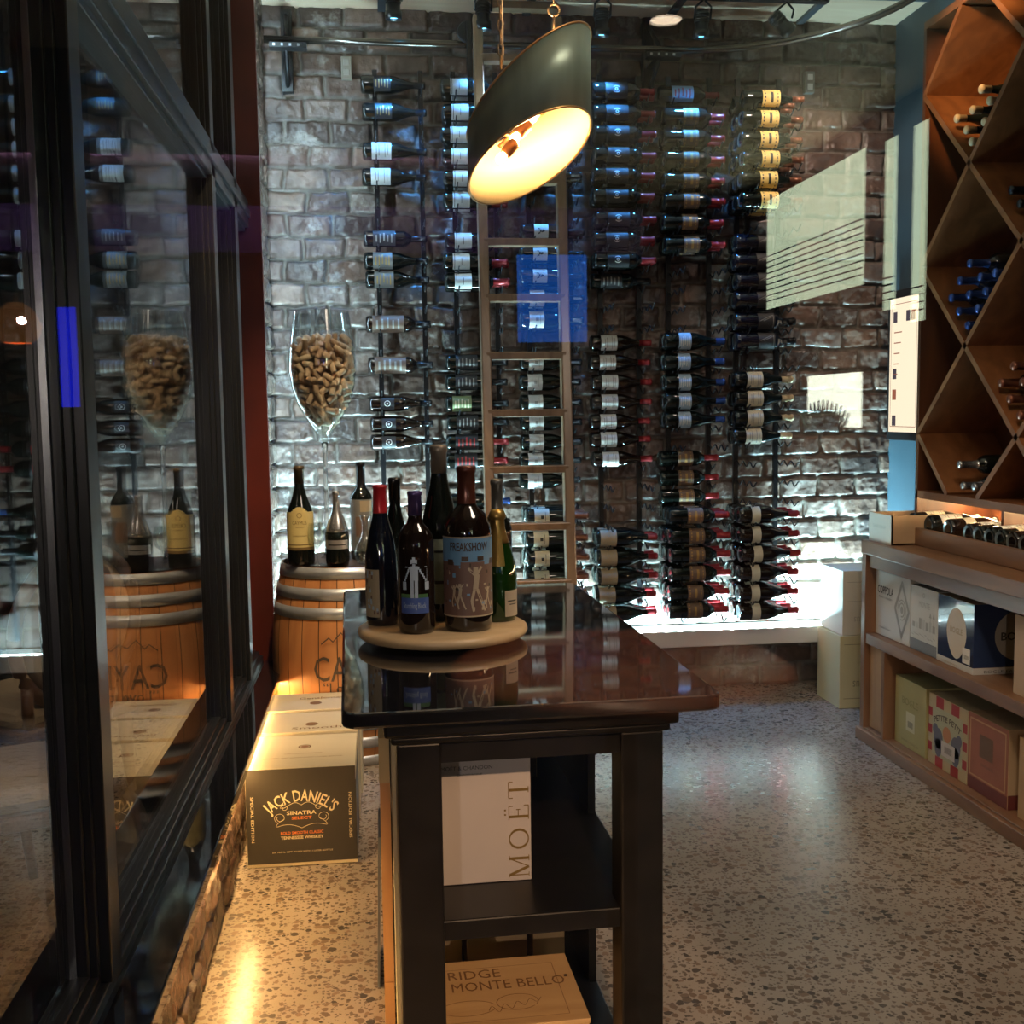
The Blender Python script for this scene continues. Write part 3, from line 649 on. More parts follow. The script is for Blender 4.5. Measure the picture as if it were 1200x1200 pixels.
# ------------------------------------------------------------------ barrel with its things
BX, BY, BH = -.135, 4.60, .80
BARW = wood('barrel_oak', (.5, .19, .06), (.66, .3, .11), .5, .7, 'Z', .1)
HOOP = mat('galvanised_hoop', (.5, .52, .55), .36, .6, var=.2, vscale=10)
ba = empty('wine_barrel', (BX, BY, 0), label='oak wine barrel with grey metal hoops standing in the far left corner', cat='barrel')
def br(z): t = (z - BH / 2) / (BH / 2); return .262 + .052 * (1 - t * t)
m = MB(); ns = 26
for k in range(ns):
    a0 = 2 * PI * k / ns; a1 = 2 * PI * (k + 1) / ns
    m.lathe([(br(BH * j / 12) - .001, BH * j / 12) for j in range(13)], 3, 0, a0 + .006, a1 - .006)
m.lathe([(br(BH * j / 12) - .004, BH * j / 12) for j in range(13)], 40, 1)
m.lathe([(.235, BH), (.262, BH)], 40, 0, cap=False); m.lathe([(.235, BH), (.235, BH - .02), (0, BH - .02)], 40, 0, cap=False)
m.build('staves', [BARW, mat('stave_gap', (.06, .03, .015), .7)], ba)
for z0, z1 in ((BH - .045, BH - .001), (.675, .72), (.60, .645), (.155, .2), (.08, .125), (.001, .045)):
    m = MB().lathe([(br(z0), z0), (br(z0) + .003, z0), (br(z1) + .003, z1), (br(z1), z1)], 48, cap=False)
    a = -1.9; zc = (z0 + z1) / 2; rr = br(zc) + .003; m.lathe([(.005, 0), (.004, .003), (0, .004)], 8) if False else None
    m.build('hoop', HOOP, ba)
m = MB(); rb = .3165
BINK = mat('branded_grey_print', (.09, .06, .04), .6)
m.wtext('CAYMUS', .14, rb, .362, -1.36 , 0, width=.40, bold=.0)
m.wtext('\u201cLove it She\u201d', .06, rb, .315, -1.40, 0, width=.30)
for k, (a, z) in enumerate([(a_ + .36, z_ + .035) for a_, z_ in [(-2.25, .47), (-2.15, .495), (-2.1, .48), (-2.0, .515), (-1.9, .485), (-1.8, .5), (-1.7, .475), (-1.55, .49), (-1.45, .47)]]):
    if k: 
        q = [(rb * math.cos(pa), rb * math.sin(pa), pz), (rb * math.cos(a), rb * math.sin(a), z), (rb * math.cos(a), rb * math.sin(a), z + .006), (rb * math.cos(pa), rb * math.sin(pa), pz + .006)]; m.quad(q)
    pa, pz = a, z
m.build('lettering', BINK, ba)

def upright(name, loc, prof, glass, label, cat='bottle', capf=None, cap=None, lab=None, scale=1, rz=0, n=32, group=None):
    b = MB().lathe(prof, n).build(name, glass); b.location = loc; b.rotation_euler = (0, 0, rz); tag(b, label, cat, group)
    h = prof[-1][1]
    if cap: MB().lathe(cap_prof(prof, h, capf), n).build('capsule', CAPS[cap] if isinstance(cap, str) else cap, b)
    return b
TOPB = BH + .0  # barrel rim
# standing bottles rest on the barrel head (head is set 2 cm down inside the rim)
zb = BH - .0195
cay = upright('wine_bottle', (-.31, 4.455, BH + .001), prof_bur(.0535, .395), DG, 'tall dark bottle with cream-yellow label at the left edge of the barrel top', capf=.82, cap=mat('dark_bronze_foil', (.1, .07, .035), .35, .5))
m = MB(); R = .0542; a = -PI / 2; YL = mat('butter_label', (.62, .5, .2), .5)
m.patch(R, .075, .215, a - 1.3, a + 1.3, 20, 0); 
for k in range(10): t0 = -1 + .2 * k; m.patch(R - (0.0 if True else 0), .215, .215 + .02 * (1 - (t0 + .1) ** 2), a + t0 * .6, a + (t0 + .2) * .6, 1, 0)
m.patch(R + .0005, .083, .087, a - 1.3, a + 1.3, 20, 1); m.patch(R + .0005, .064, .075, a - 1.3, a + 1.3, 20, 1)
m.wtext('CAYMUS', .022, R + .0006, .165, a, 1, width=.058); m.wtext('VINEYARDS', .008, R + .0006, .152, a, 1, width=.035)
m.wtext('CABERNET SAUVIGNON', .007, R + .0006, .118, a, 1, width=.06)
m.lathe([(.0001, 0)], 3) if False else None
for k in range(12): t = 2 * PI * k / 12; m.patch(R + .0006, .2 + .009 * math.sin(t), .203 + .009 * math.sin(t), a + .17 * math.cos(t) - .03, a + .17 * math.cos(t) + .03, 1, 1)
m.build('label', [YL, mat('gold_brown_ink', (.16, .1, .03), .5)], cay)
sil = upright('wine_bottle', (-.165, 4.40, BH + .001), [(.03, .003), (.042, .0), (.0465, .02), (.0465, .12), (.042, .15), (.03, .185), (.018, .215), (.0135, .25), (.0125, .275), (.015, .278), (.015, .293), (.012, .296)], DG, 'squat bottle with silver foil neck between wine glass stem and barrel front', capf=.46, cap='silver')
m = MB(); m.patch(.0472, .07, .105, a - 1.1, a + 1.1, 12, 0); m.patch(.0476, .084, .089, a - .8, a + .8, 8, 1); m.build('label', [mat('silver_label', (.45, .45, .46), .3, .7), INK], sil)
dk = upright('wine_bottle', (-.07, 4.56, BH + .001), prof_bdx(.0465, .40), DG, 'tall black bottle with brown picture label at the right of the barrel top', capf=.74, cap='black')
m = MB(); m.patch(.0472, .04, .25, a - 1.2, a + 1.2, 14, 0); m.patch(.0476, .2, .245, a - .1, a + 1.1, 8, 1); m.patch(.0477, .1, .18, a - .5, a + .6, 8, 2); m.build('label', [LABM['grey'], LABM['ornate'], LABM['brown']], dk)
# giant glass
gx, gy = -.215, 4.66; gz = zb
gb = [(.0, .0), (.085, .004), (.09, .008), (.03, .018), (.012, .04), (.009, .1), (.009, .45), (.014, .5), (.03, .53), (.075, .60), (.11, .665), (.131, .74), (.137, .80), (.135, .86), (.127, .93), (.117, 1.0), (.113, 1.035)]
STEM = mat('solid_clear_glass', (1, 1, 1), .0, trans=1)
gl = MB().lathe(gb[7:], 40, cap=False).lathe([(.111, 1.035), (.125, .93), (.133, .86), (.135, .80), (.129, .74), (.108, .667), (.072, .602), (.026, .535), (0, .53)], 40, cap=False).build('giant_wine_glass', CLEAR, loc=None)
gl.location = (gx, gy, gz); stm = MB().lathe(gb[:8] + [(0, .503)], 32, cap=False).build('stem', STEM, gl); tag(gl, 'giant stemmed wine glass filled with corks, standing on the barrel', 'wine glass')
CM = mat('cork_pale', (.66, .45, .3), .75, bump=.3, bscale=220)
_nt = CM.node_tree; _oi = N(_nt, 'ShaderNodeObjectInfo'); _cr = N(_nt, 'ShaderNodeValToRGB'); _cr.color_ramp.elements[0].color = (.5, .32, .2, 1); _cr.color_ramp.elements[1].color = (.88, .68, .5, 1); L(_nt, _oi.outputs['Random'], _cr.inputs[0]); L(_nt, _cr.outputs[0], [n for n in _nt.nodes if n.type == 'BSDF_PRINCIPLED'][0].inputs['Base Color'])
cork = MB().lathe([(.0108, -.0215), (.0118, -.0195), (.0118, .0195), (.0108, .0215)], 9).mesh('cork', [CM])
def bowl_r(z):
    pr = [(z_, r) for r, z_ in gb[7:]]
    for (z0, r0), (z1, r1) in zip(pr, pr[1:]):
        if z0 <= z <= z1: return r0 + (r1 - r0) * (z - z0) / (z1 - z0)
    return .1
pts = []; tries = 0
ZT = .925
rr_ = random.Random(4)
while len(pts) < 290 and tries < 60000:
    tries += 1; z = rr_.uniform(.575, ZT); R = bowl_r(z) - .019
    if R < .012: continue
    lay = .0 if rr_.random() < .72 or z > ZT - .03 else .02
    th = rr_.uniform(0, 2 * PI); r = R - lay - rr_.uniform(0, .004) if z < ZT - .025 else R * math.sqrt(rr_.random())
    if r < 0: continue
    p = Vector((r * math.cos(th), r * math.sin(th), z))
    if all((p - q).length > .0245 for q in pts): pts.append(p)
for i, p in enumerate(pts):
    c = bpy.data.objects.new('cork', cork); COL.objects.link(c)
    out = Vector((p.x, p.y, 0)).normalized() if p.length > 0 else Vector((1, 0, 0)); tn = out.cross(Vector((0, 0, 1))); g = rr_.uniform(0, PI)
    d = tn * math.cos(g) + Vector((0, 0, 1)) * math.sin(g) + out * rr_.uniform(-.9, .9)
    c.rotation_euler = d.to_track_quat('Z', 'Y').to_euler(); c.location = p + Vector((gx, gy, gz))
    tag(c, 'natural wine cork lying in the heap that fills the giant wine glass', 'cork', 'corks in the giant wine glass')
m = MB()
for k in range(150):
    z = rr_.uniform(.6, ZT - .05); R = max(.0, bowl_r(z) - .055); th = rr_.uniform(0, 6.3); r = R * math.sqrt(rr_.random())
    m.M = Matrix.Translation((r * math.cos(th), r * math.sin(th), z)) @ Matrix.Rotation(rr_.uniform(0, 3), 4, 'X') @ Matrix.Rotation(rr_.uniform(0, 3), 4, 'Y'); m.lathe([(.0118, -.0205), (.0118, .0205)], 7)
m.M = None; ch = m.build('cork_filling', CM); ch.location = (gx, gy, gz); tag(ch, 'corks deep inside the heap in the giant wine glass', 'corks', None, 'stuff')
# small stemmed glass and decanter on the barrel
m = MB().lathe([(0, 0), (.03, .001), (.031, .004), (.006, .008), (.0035, .02), (.0035, .07), (.012, .078), (.03, .095), (.037, .12), (.035, .15), (.03, .17)], 28, cap=False).lathe([(.029, .17), (.034, .15), (.036, .12), (.029, .096), (0, .082)], 28, cap=False)
o = m.build('wine_glass', CLEAR); o.location = (-.245, 4.42, BH + .001); tag(o, 'small empty wine glass between the two front bottles on the barrel', 'wine glass')
m = MB().lathe([(0, 0), (.03, .002), (.043, .02), (.046, .045), (.038, .075), (.022, .1), (.014, .125), (.013, .15), (.017, .175), (.024, .195)], 32, cap=False).lathe([(.023, .195), (.016, .175), (.012, .15), (.013, .125), (.021, .1), (.036, .075), (.0445, .045), (.04, .02), (0, .005)], 32, cap=False)
p = onY(429, 650, 4.42); o = m.build('decanter', CLEAR); o.location = (p.x, 4.42, BH + .001); tag(o, 'small clear glass decanter at the right front of the barrel top', 'decanter')

# ------------------------------------------------------------------ island table
TZ = .90; TC = Vector((.245, 2.5, 0)); TR = math.radians(1.5)
tb = empty('display_table', TC, TR, 'narrow black display table with polished stone top in the middle of the room', 'table')
m = MB(); cr = .03; poly = []
for cx, cy, a0 in ((.3325 - cr, -.66 + cr, -PI / 2), (.3325 - cr, .66 - cr, 0), (-.3325 + cr, .66 - cr, PI / 2), (-.3325 + cr, -.66 + cr, PI)):
    for k in range(6): t = a0 + PI / 2 * k / 5; poly.append((cx + cr * math.cos(t), cy + cr * math.sin(t), TZ - .028))
m.prism(poly, (0, 0, .028)); m.build('table_top', GRAN, tb, bevel=.005)
m = MB().box((-.262, -.625, .842), (.262, .625, .8715)).box((-.25, -.61, .825), (.25, .61, .842)); m.build('moulding', BLKW, tb, bevel=.006)
m = MB().box((-.235, -.59, .785), (.235, -.57, .825)).box((-.235, .575, .785), (.235, .595, .825)).box((-.235, -.59, .785), (-.215, .59, .825)).box((.215, -.59, .785), (.235, .59, .825)); m.build('apron', BLKW, tb)
for x0, x1 in ((-.24, -.162), (.16, .238)):
    for y0, y1 in ((-.602, -.525), (.525, .602)):
        MB().box((x0, y0, 0), (x1, y1, .825)).build('leg', BLKW, tb, bevel=.004)
MB().box((-.23, -.585, .455), (.225, .59, .493)).build('shelf', BLKW, tb, bevel=.003)
MB().box((-.23, -.585, .06), (.225, .59, .095)).build('bottom_shelf', BLKW, tb, bevel=.003)
MB().box((.205, -.11, .095), (.222, .52, .455)).box((.205, -.11, .493), (.222, .52, .785)).build('side_panel', BLKW, tb)
def T(x, y, z): c, s_ = math.cos(TR), math.sin(TR); return Vector((TC.x + x * c - y * s_, TC.y + x * s_ + y * c, z))
# champagne carton on the shelf
moe = empty('champagne_carton', (.19, 2.06, .4935), TR, 'tall grey-white carton with large vertical lettering on the table shelf', 'carton')
m = MB().box((-.088, 0, 0), (.088, .17, .275)); m.build('box', mat('pearl_carton', (.38, .35, .35), .45, var=.06, vscale=3), moe, bevel=.002)
m = MB(); GB = mat('bronze_lettering', (.17, .11, .03), .4, .3)
m.text('MOËT & CHANDON', .011, (-.035, -.0006, .226), (1, 0, 0), (0, 0, 1), 1, width=.098)
m.text('CHAMPAGNE', .005, (-.03, -.0006, .215), (1, 0, 0), (0, 0, 1), 1, width=.05)
def stroke(pl, w, ox, oy):  # letters run upward along z; local letter x -> +z, letter y -> -x
    for (x0, y0), (x1, y1), ww in pl:
        d = Vector((x1 - x0, y1 - y0)); n_ = Vector((-d.y, d.x)).normalized() * ww / 2
        q = [(x0 - n_.x, y0 - n_.y), (x1 - n_.x, y1 - n_.y), (x1 + n_.x, y1 + n_.y), (x0 + n_.x, y0 + n_.y)]
        m.quad([(ox - y, -.0007, oy + x) for x, y in q], 0)
hN, hW = .0055, .0022; LX = .083; Hh = .038
stroke([((.004, 0), (.004, Hh), hW), ((.004, Hh), (.02, 0), hN), ((.02, 0), (.037, Hh), hW), ((.037, Hh), (.037, 0), hN), ((0, 0), (.009, 0), .0015), ((.031, 0), (.043, 0), .0015), ((0, Hh), (.007, Hh), .0015), ((.034, Hh), (.043, Hh), .0015)], 0, LX, .008)
pl = []; 
for k in range(20):
    t0, t1 = 2 * PI * k / 20, 2 * PI * (k + 1) / 20; tm = (t0 + t1) / 2
    pl.append(((.019 + .018 * math.cos(t0), .019 + .0185 * math.sin(t0)), (.019 + .018 * math.cos(t1), .019 + .0185 * math.sin(t1)), .002 + .003 * abs(math.cos(tm))))
stroke(pl, 0, LX, .065)
stroke([((.006, 0), (.006, Hh), hN), ((0, 0), (.028, 0), .0018), ((0, Hh), (.027, Hh), .0018), ((.006, .02), (.02, .02), .0016), ((.028, 0), (.028, .009), .0018), ((.027, Hh), (.027, Hh - .008), .0018), ((.02, .016), (.02, .024), .0018), ((.009, .0455), (.0125, .0455), .0035), ((.018, .0455), (.0215, .0455), .0035)], 0, LX, .122)
stroke([((.016, 0), (.016, Hh), hN), ((0, Hh), (.032, Hh), .0022), ((0, Hh), (0, Hh - .008), .0018), ((.032, Hh), (.032, Hh - .008), .0018), ((.01, 0), (.022, 0), .0018)], 0, LX, .165)
m.build('lettering', [GB, INK], moe)
# dark carton behind it
o = empty('dark_carton', (.33, 2.66, .4935), TR, 'black carton with thin pale edges behind the champagne carton', 'carton')
MB().box((-.035, 0, 0), (.045, .2, .23)).build('box', mat('black_carton', (.015, .014, .015), .5), o); MB().box((-.037, -.001, 0), (-.035, .001, .23)).box((.043, -.001, 0), (.045, .001, .23)).build('edge_strip', mat('tan_edge', (.22, .16, .08), .5), o)
# crates on the bottom shelf
PINE = wood('pine_crate', (.48, .30, .14), (.60, .40, .2), .55, .8, 'X', 0); BURN = mat('burnt_print', (.2, .1, .04), .7)
o = empty('wooden_wine_crate', (.215, 2.03, .0955), TR, 'pine wine crate with burnt lettering and signature lying on the bottom shelf', 'crate')
m = MB().box((-.155, .0, 0), (.17, .26, .115)); m.build('box', PINE, o, bevel=.002)
m = MB().box((-.157, -.004, .115), (.172, .262, .125)); m.build('lid', PINE, o, bevel=.0015)
m = MB()
m.text('RIDGE', .05, (-.034, .183, .1256), (1, 0, 0), (0, 1, 0), 0, width=.11); m.text('MONTE BELLO', .05, (.032, .135, .1256), (1, 0, 0), (0, 1, 0), 0, width=.235)
import itertools
def squig(pts, w, z=.1256):
    for (x0, y0), (x1, y1) in zip(pts, pts[1:]):
        d = Vector((x1 - x0, y1 - y0)); 
        if d.length < 1e-6: continue
        n_ = Vector((-d.y, d.x)).normalized() * w / 2; m.quad([(x0 - n_.x, y0 - n_.y, z), (x1 - n_.x, y1 - n_.y, z), (x1 + n_.x, y1 + n_.y, z), (x0 + n_.x, y0 + n_.y, z)], 0)
squig([(-.06 + .05 * math.cos(t) * 1.1, .07 + .028 * math.sin(t)) for t in np.linspace(.3, 6.0, 22)], .0016)
squig([(.04 + .042 * math.cos(t), .08 + .03 * math.sin(t)) for t in np.linspace(-.5, 5.6, 22)], .0016)
squig([(-.02 + .11 * t, .055 + .014 * math.sin(t * 26) * (1 - t * .5) + .03 * t) for t in np.linspace(0, 1, 44)], .0014)
squig([(-.12, .225), (.135, .225), (.135, .02), (-.12, .02)], .0012)
m.build('lettering', BURN, o)
m = MB().lathe([(.004, 0), (.004, .002), (0, .002)], 8, c=(.155, .165, .125)); m.build('nail', mat('dark_nail', (.1, .06, .04), .4, .6), o)
for i, (xa_, xb_, lb) in enumerate(((.07, .17, 'leftmost'), (.178, .322, 'middle'), (.332, .41, 'rightmost'))):
    o = empty('wooden_wine_crate', (xa_, 2.45, .0955), 0, '%s of the upright pine crates behind the lettered crate' % lb, 'crate', 'upright crates on the bottom shelf')
    MB().box((0, 0, 0), (xb_ - xa_ - .004, .32, .33)).build('box', PINE, o, bevel=.002)
# boxes standing along the left of the table
o = empty('flat_white_board', (.013, 2.02, 0), 0, 'tall pale board edge standing against the left side of the table', 'board'); MB().box((0, 0, 0.10), (.0065, .33, .81)).box((0, .05, 0), (.0065, .30, .1)).build('board', mat('pale_board', (.5, .45, .3), .6), o)
o = empty('wooden_wine_crate', (-.012, 2.36, 0), 0, 'slim upright pine crate with pale end standing left of the table', 'crate')
MB().box((0, 0, .15), (.022, .22, .6)).box((0, 0.0, 0), (.022, .22, .148)).build('box', wood('orange_pine', (.45, .22, .09), (.55, .3, .13), .5, 1, 'Z', 0), o); MB().box((-.001, -.001, .6), (.022, .22, .70)).build('end_block', mat('pale_end', (.45, .36, .2), .6), o)
o = empty('slate_panel', (-.03, 2.62, 0), 0, 'grey slate panel leaning low beside the pine crate left of the table', 'panel'); MB().prism([(.0, 0, 0.0), (.006, 0, 0.0), (.016, 0, .378), (.01, 0, .378)], (0, .2, 0)).build('panel', mat('grey_slate', (.12, .13, .14), .5), o)

# lazy susan and its bottles
sx, sy = .135, 2.42
ls = empty('lazy_susan', (sx, sy, TZ), 0, 'round pale bamboo lazy susan board carrying bottles on the black table', 'lazy susan')
BAM = wood('bamboo', (.5, .33, .17), (.62, .44, .25), .45, .8, 'X', .2)
MB().lathe([(.0, .012), (.175, .012), (.184, .015), (.187, .022), (.185, .03), (.178, .034), (0, .034)], 64).build('board', BAM, ls)
MB().lathe([(.09, 0), (.09, .012)], 32).build('turntable_base', BLK, ls)
SZ = TZ + .0345
def sus(px, py): p = onZ(px, py, SZ); return p.x, p.y
a = -PI / 2
# red-capped slim bottle
x, y = .003, 2.447
b = upright('wine_bottle', (x, y, SZ), [(.02, .003), (.033, 0), (.036, .015), (.036, .12), (.034, .16), (.026, .205), (.018, .235), (.0145, .25), (.0135, .30), (.0148, .302), (.0148, .306), (.012, .308)], DN, 'slender dark blue bottle with bright red capsule at the left of the lazy susan', capf=.80, cap=mat('scarlet_foil', (.5, .02, .03), .3, .2))
m = MB(); m.patch(.0366, .02, .125, a - 1.35, a - .15, 10, 0); rr = random.Random(2)
for k in range(22): aa = a - rr.uniform(.3, 1.3); zz = rr.uniform(.024, .115); m.patch(.037, zz, zz + .008, aa, aa + .12, 2, 1 + k % 2)
m.build('label', [LABM['ornate'], LABM['brown'], LABM['blue']], b)
# brown bottle with printed figure
x, y = .076, 2.345
pr = [(.02, .003), (.036, 0), (.0395, .012), (.0395, .185), (.037, .205), (.028, .222), (.018, .232), (.0145, .245), (.0135, .29), (.015, .292), (.015, .298), (.012, .30)]
b = upright('wine_bottle', (x, y, SZ), pr, DB, 'broad brown bottle printed with a pale figure carrying buckets, front of lazy susan', capf=.83, cap='purple')
m = MB(); R = .040; BL_ = mat('blue_print', (.05, .1, .34), .5); LB = mat('pale_blue_print', (.42, .5, .62), .5)
m.patch(R, .045, .078, a - .95, a + .65, 12, 0); m.wtext('Stumbling Block', .017, R + .0005, .056, a - .15, 1, width=.05)
def lp(z0, z1, x0, x1, mi=1): m.patch(R + .0004, z0, z1, a + x0 / R, a + x1 / R, 2, mi)
ox = -.006
lp(.078, .118, ox - .008, ox - .001); lp(.078, .118, ox + .001, ox + .008); lp(.115, .145, ox - .0085, ox + .0085); lp(.145, .15, ox - .003, ox + .003)
for k in range(10): t = PI * k / 9; lp(.158 - .007 * abs(math.cos(t)) - .001, .158 + .001, ox + .006 * math.cos(t) - .001, ox + .006 * math.cos(t) + .001)
lp(.151, .158, ox - .0045, ox + .0045); lp(.158, .164, ox - .003, ox + .003)
for k in range(6): lp(.138 - k * .005, .144 - k * .005, ox + .008 + k * .003, ox + .0115 + k * .003); lp(.138 - k * .005, .144 - k * .005, ox - .0115 - k * .002, ox - .008 - k * .002)
lp(.1425, .144, ox - .018, ox + .028); lp(.095, .112, ox + .023, ox + .033); lp(.095, .112, ox - .026, ox - .017); lp(.112, .14, ox + .0275, ox + .0283)
m.patch(R, .078, .086, a - .95, a + .6, 8, 2)
m.build('label', [BL_, LB, mat('green_print', (.06, .16, .05), .5)], b)
# big freakshow bottle
x, y = .187, 2.36
pr = [(.03, .004), (.048, 0), (.052, .015), (.0522, .205), (.050, .225), (.04, .248), (.024, .262), (.0195, .272), (.0185, .335), (.0205, .338), (.0205, .348), (.017, .351)]
b = upright('wine_bottle', (x, y, SZ), pr, DB, 'largest bottle on the lazy susan, blue and brown circus style label, dark red cap', capf=.77, cap=mat('oxblood_foil', (.1, .03, .02), .25, .4), n=40)
m = MB(); R = .0529; SKY = mat('sky_print', (.14, .3, .5), .5); BRN = mat('faded_brown_print', (.15, .085, .07), .5); FLE = mat('tan_print', (.45, .36, .26), .5); DKI = mat('dark_brown_ink', (.05, .03, .02), .5)
m.patch(R, .15, .2, a - 1.45, a + 1.45, 24, 0); m.patch(R, .033, .15, a - 1.45, a + 1.45, 24, 1); m.patch(R + .0003, .2, .203, a - 1.45, a + 1.45, 24, 2); m.patch(R + .0003, .033, .036, a - 1.45, a + 1.45, 24, 2)
m.wtext('FREAKSHOW', .025, R + .0006, .174, a, 3, width=.088, bold=.02)
for k in range(9): t = -1 + k * .25; m.patch(R + .0004, .15 + .008 * math.cos(t * 5), .16 + .006 * math.cos(t * 5), a + t * 1.3, a + (t + .22) * 1.3, 3, 3 if k % 2 else 0)
def fig(x0, y0, s_):
    for (xa_, ya_), (xb_, yb_), w_ in (((0, .045), (.004, .075), .011), ((.004, .045), (.016, .012), .006), ((-.002, .045), (-.008, .02), .006), ((-.008, .02), (-.004, .0), .005), ((.002, .072), (.014, .09), .005), ((.0, .072), (-.014, .088), .005), ((.016, .012), (.022, 0), .005)):
        d = Vector((xb_ - xa_, yb_ - ya_)); n_ = Vector((-d.y, d.x)).normalized() * w_ / 2 * s_; q = []
        for px_, py_, sg in ((xa_, ya_, -1), (xb_, yb_, -1), (xb_, yb_, 1), (xa_, ya_, 1)):
            X = x0 + px_ * s_ + n_.x * sg; Z = y0 + py_ * s_ + n_.y * sg; an = a + X / R; q.append(((R + .0006) * math.cos(an), (R + .0006) * math.sin(an), Z))
        m.quad(q, 2)
    m.patch(R + .0007, y0 + .078 * s_, y0 + .09 * s_, a + (x0 - .004 * s_) / R, a + (x0 + .006 * s_) / R, 3, 2)
fig(.012, .045, 1.05); fig(-.022, .05, .6); fig(-.036, .055, .5); fig(.042, .05, .5)
rr = random.Random(9)
for k in range(34): aa = a + rr.uniform(-1.35, 1.3); zz = rr.uniform(.04, .145); m.patch(R + .0004, zz, zz + rr.uniform(.003, .01), aa, aa + rr.uniform(.04, .14), 2, rr.choice([0, 3, 3, 2]))
m.build('label', [SKY, BRN, FLE, DKI], b)
# tall magnum behind
x, y = .136, 2.485
b = upright('wine_bottle', (x, y, SZ), [(.02, .004), (.041, 0), (.044, .015), (.044, .18), (.041, .215), (.032, .26), (.022, .30), (.0178, .325), (.0172, .375), (.0185, .378), (.0185, .388), (.015, .392)], DG, 'tallest sloping bottle at the back of the lazy susan with pale green label', capf=.84, cap=mat('taupe_foil', (.2, .17, .14), .35, .4))
m = MB(); m.patch(.0446, .04, .185, a - 1.3, a + 1.3, 16, 0); m.patch(.045, .085, .092, a - 1.3, a + 1.3, 12, 1); m.patch(.0452, .155, .16, a - .5, a + .5, 5, 1); m.build('label', [mat('pale_green_label', (.36, .45, .36), .5), INK], b)
# green champagne bottle
CG = mat('green_bottle_glass', (.01, .055, .005), .04, 0, coat=.2, trans=.5)
x, y = .262, 2.45
b = upright('champagne_bottle', (x, y, SZ), [(.02, .004), (.038, 0), (.042, .015), (.0425, .1), (.040, .125), (.032, .155), (.022, .185), (.0165, .205), (.0155, .225), (.0185, .228), (.0185, .236), (.0155, .243), (.012, .248)], CG, 'green champagne bottle with gold foil neck at the right of the lazy susan', capf=.70, cap=mat('dull_gold_foil', (.42, .27, .08), .32, .75))
m = MB(); m.patch(.0431, .012, .07, a + .25, a + 1.25, 10, 0); m.text('', .01, (0, 0, 0), (1, 0, 0), (0, 0, 1)) if False else None; m.patch(.0434, .045, .048, a + .4, a + 1.0, 5, 1); m.patch(.0434, .038, .04, a + .5, a + 1.0, 5, 1); m.build('label', [mat('parchment_label', (.4, .33, .25), .5), INK], b)
m = MB(); m.lathe([(.0405, .125), (.0325, .157), (.0225, .187), (.0172, .207), (.0165, .225)], 16, 0, a - 1.0, a + .3); m.build('foil_shoulder', mat('dull_gold_foil', (.42, .27, .08), .32, .75), b)
x, y = .272, 2.545
upright('wine_bottle', (x, y, SZ), prof_bdx(.034, .31), DG, 'dark bottle with grey capsule behind the green champagne bottle', capf=.72, cap=mat('pewter_foil', (.14, .14, .13), .35, .5))
x, y = .037, 2.545
upright('wine_bottle', (x, y, SZ), prof_bur(.036, .318), DG, 'dark bottle behind the red-capped and brown bottles, back left of lazy susan', capf=.84, cap='black')

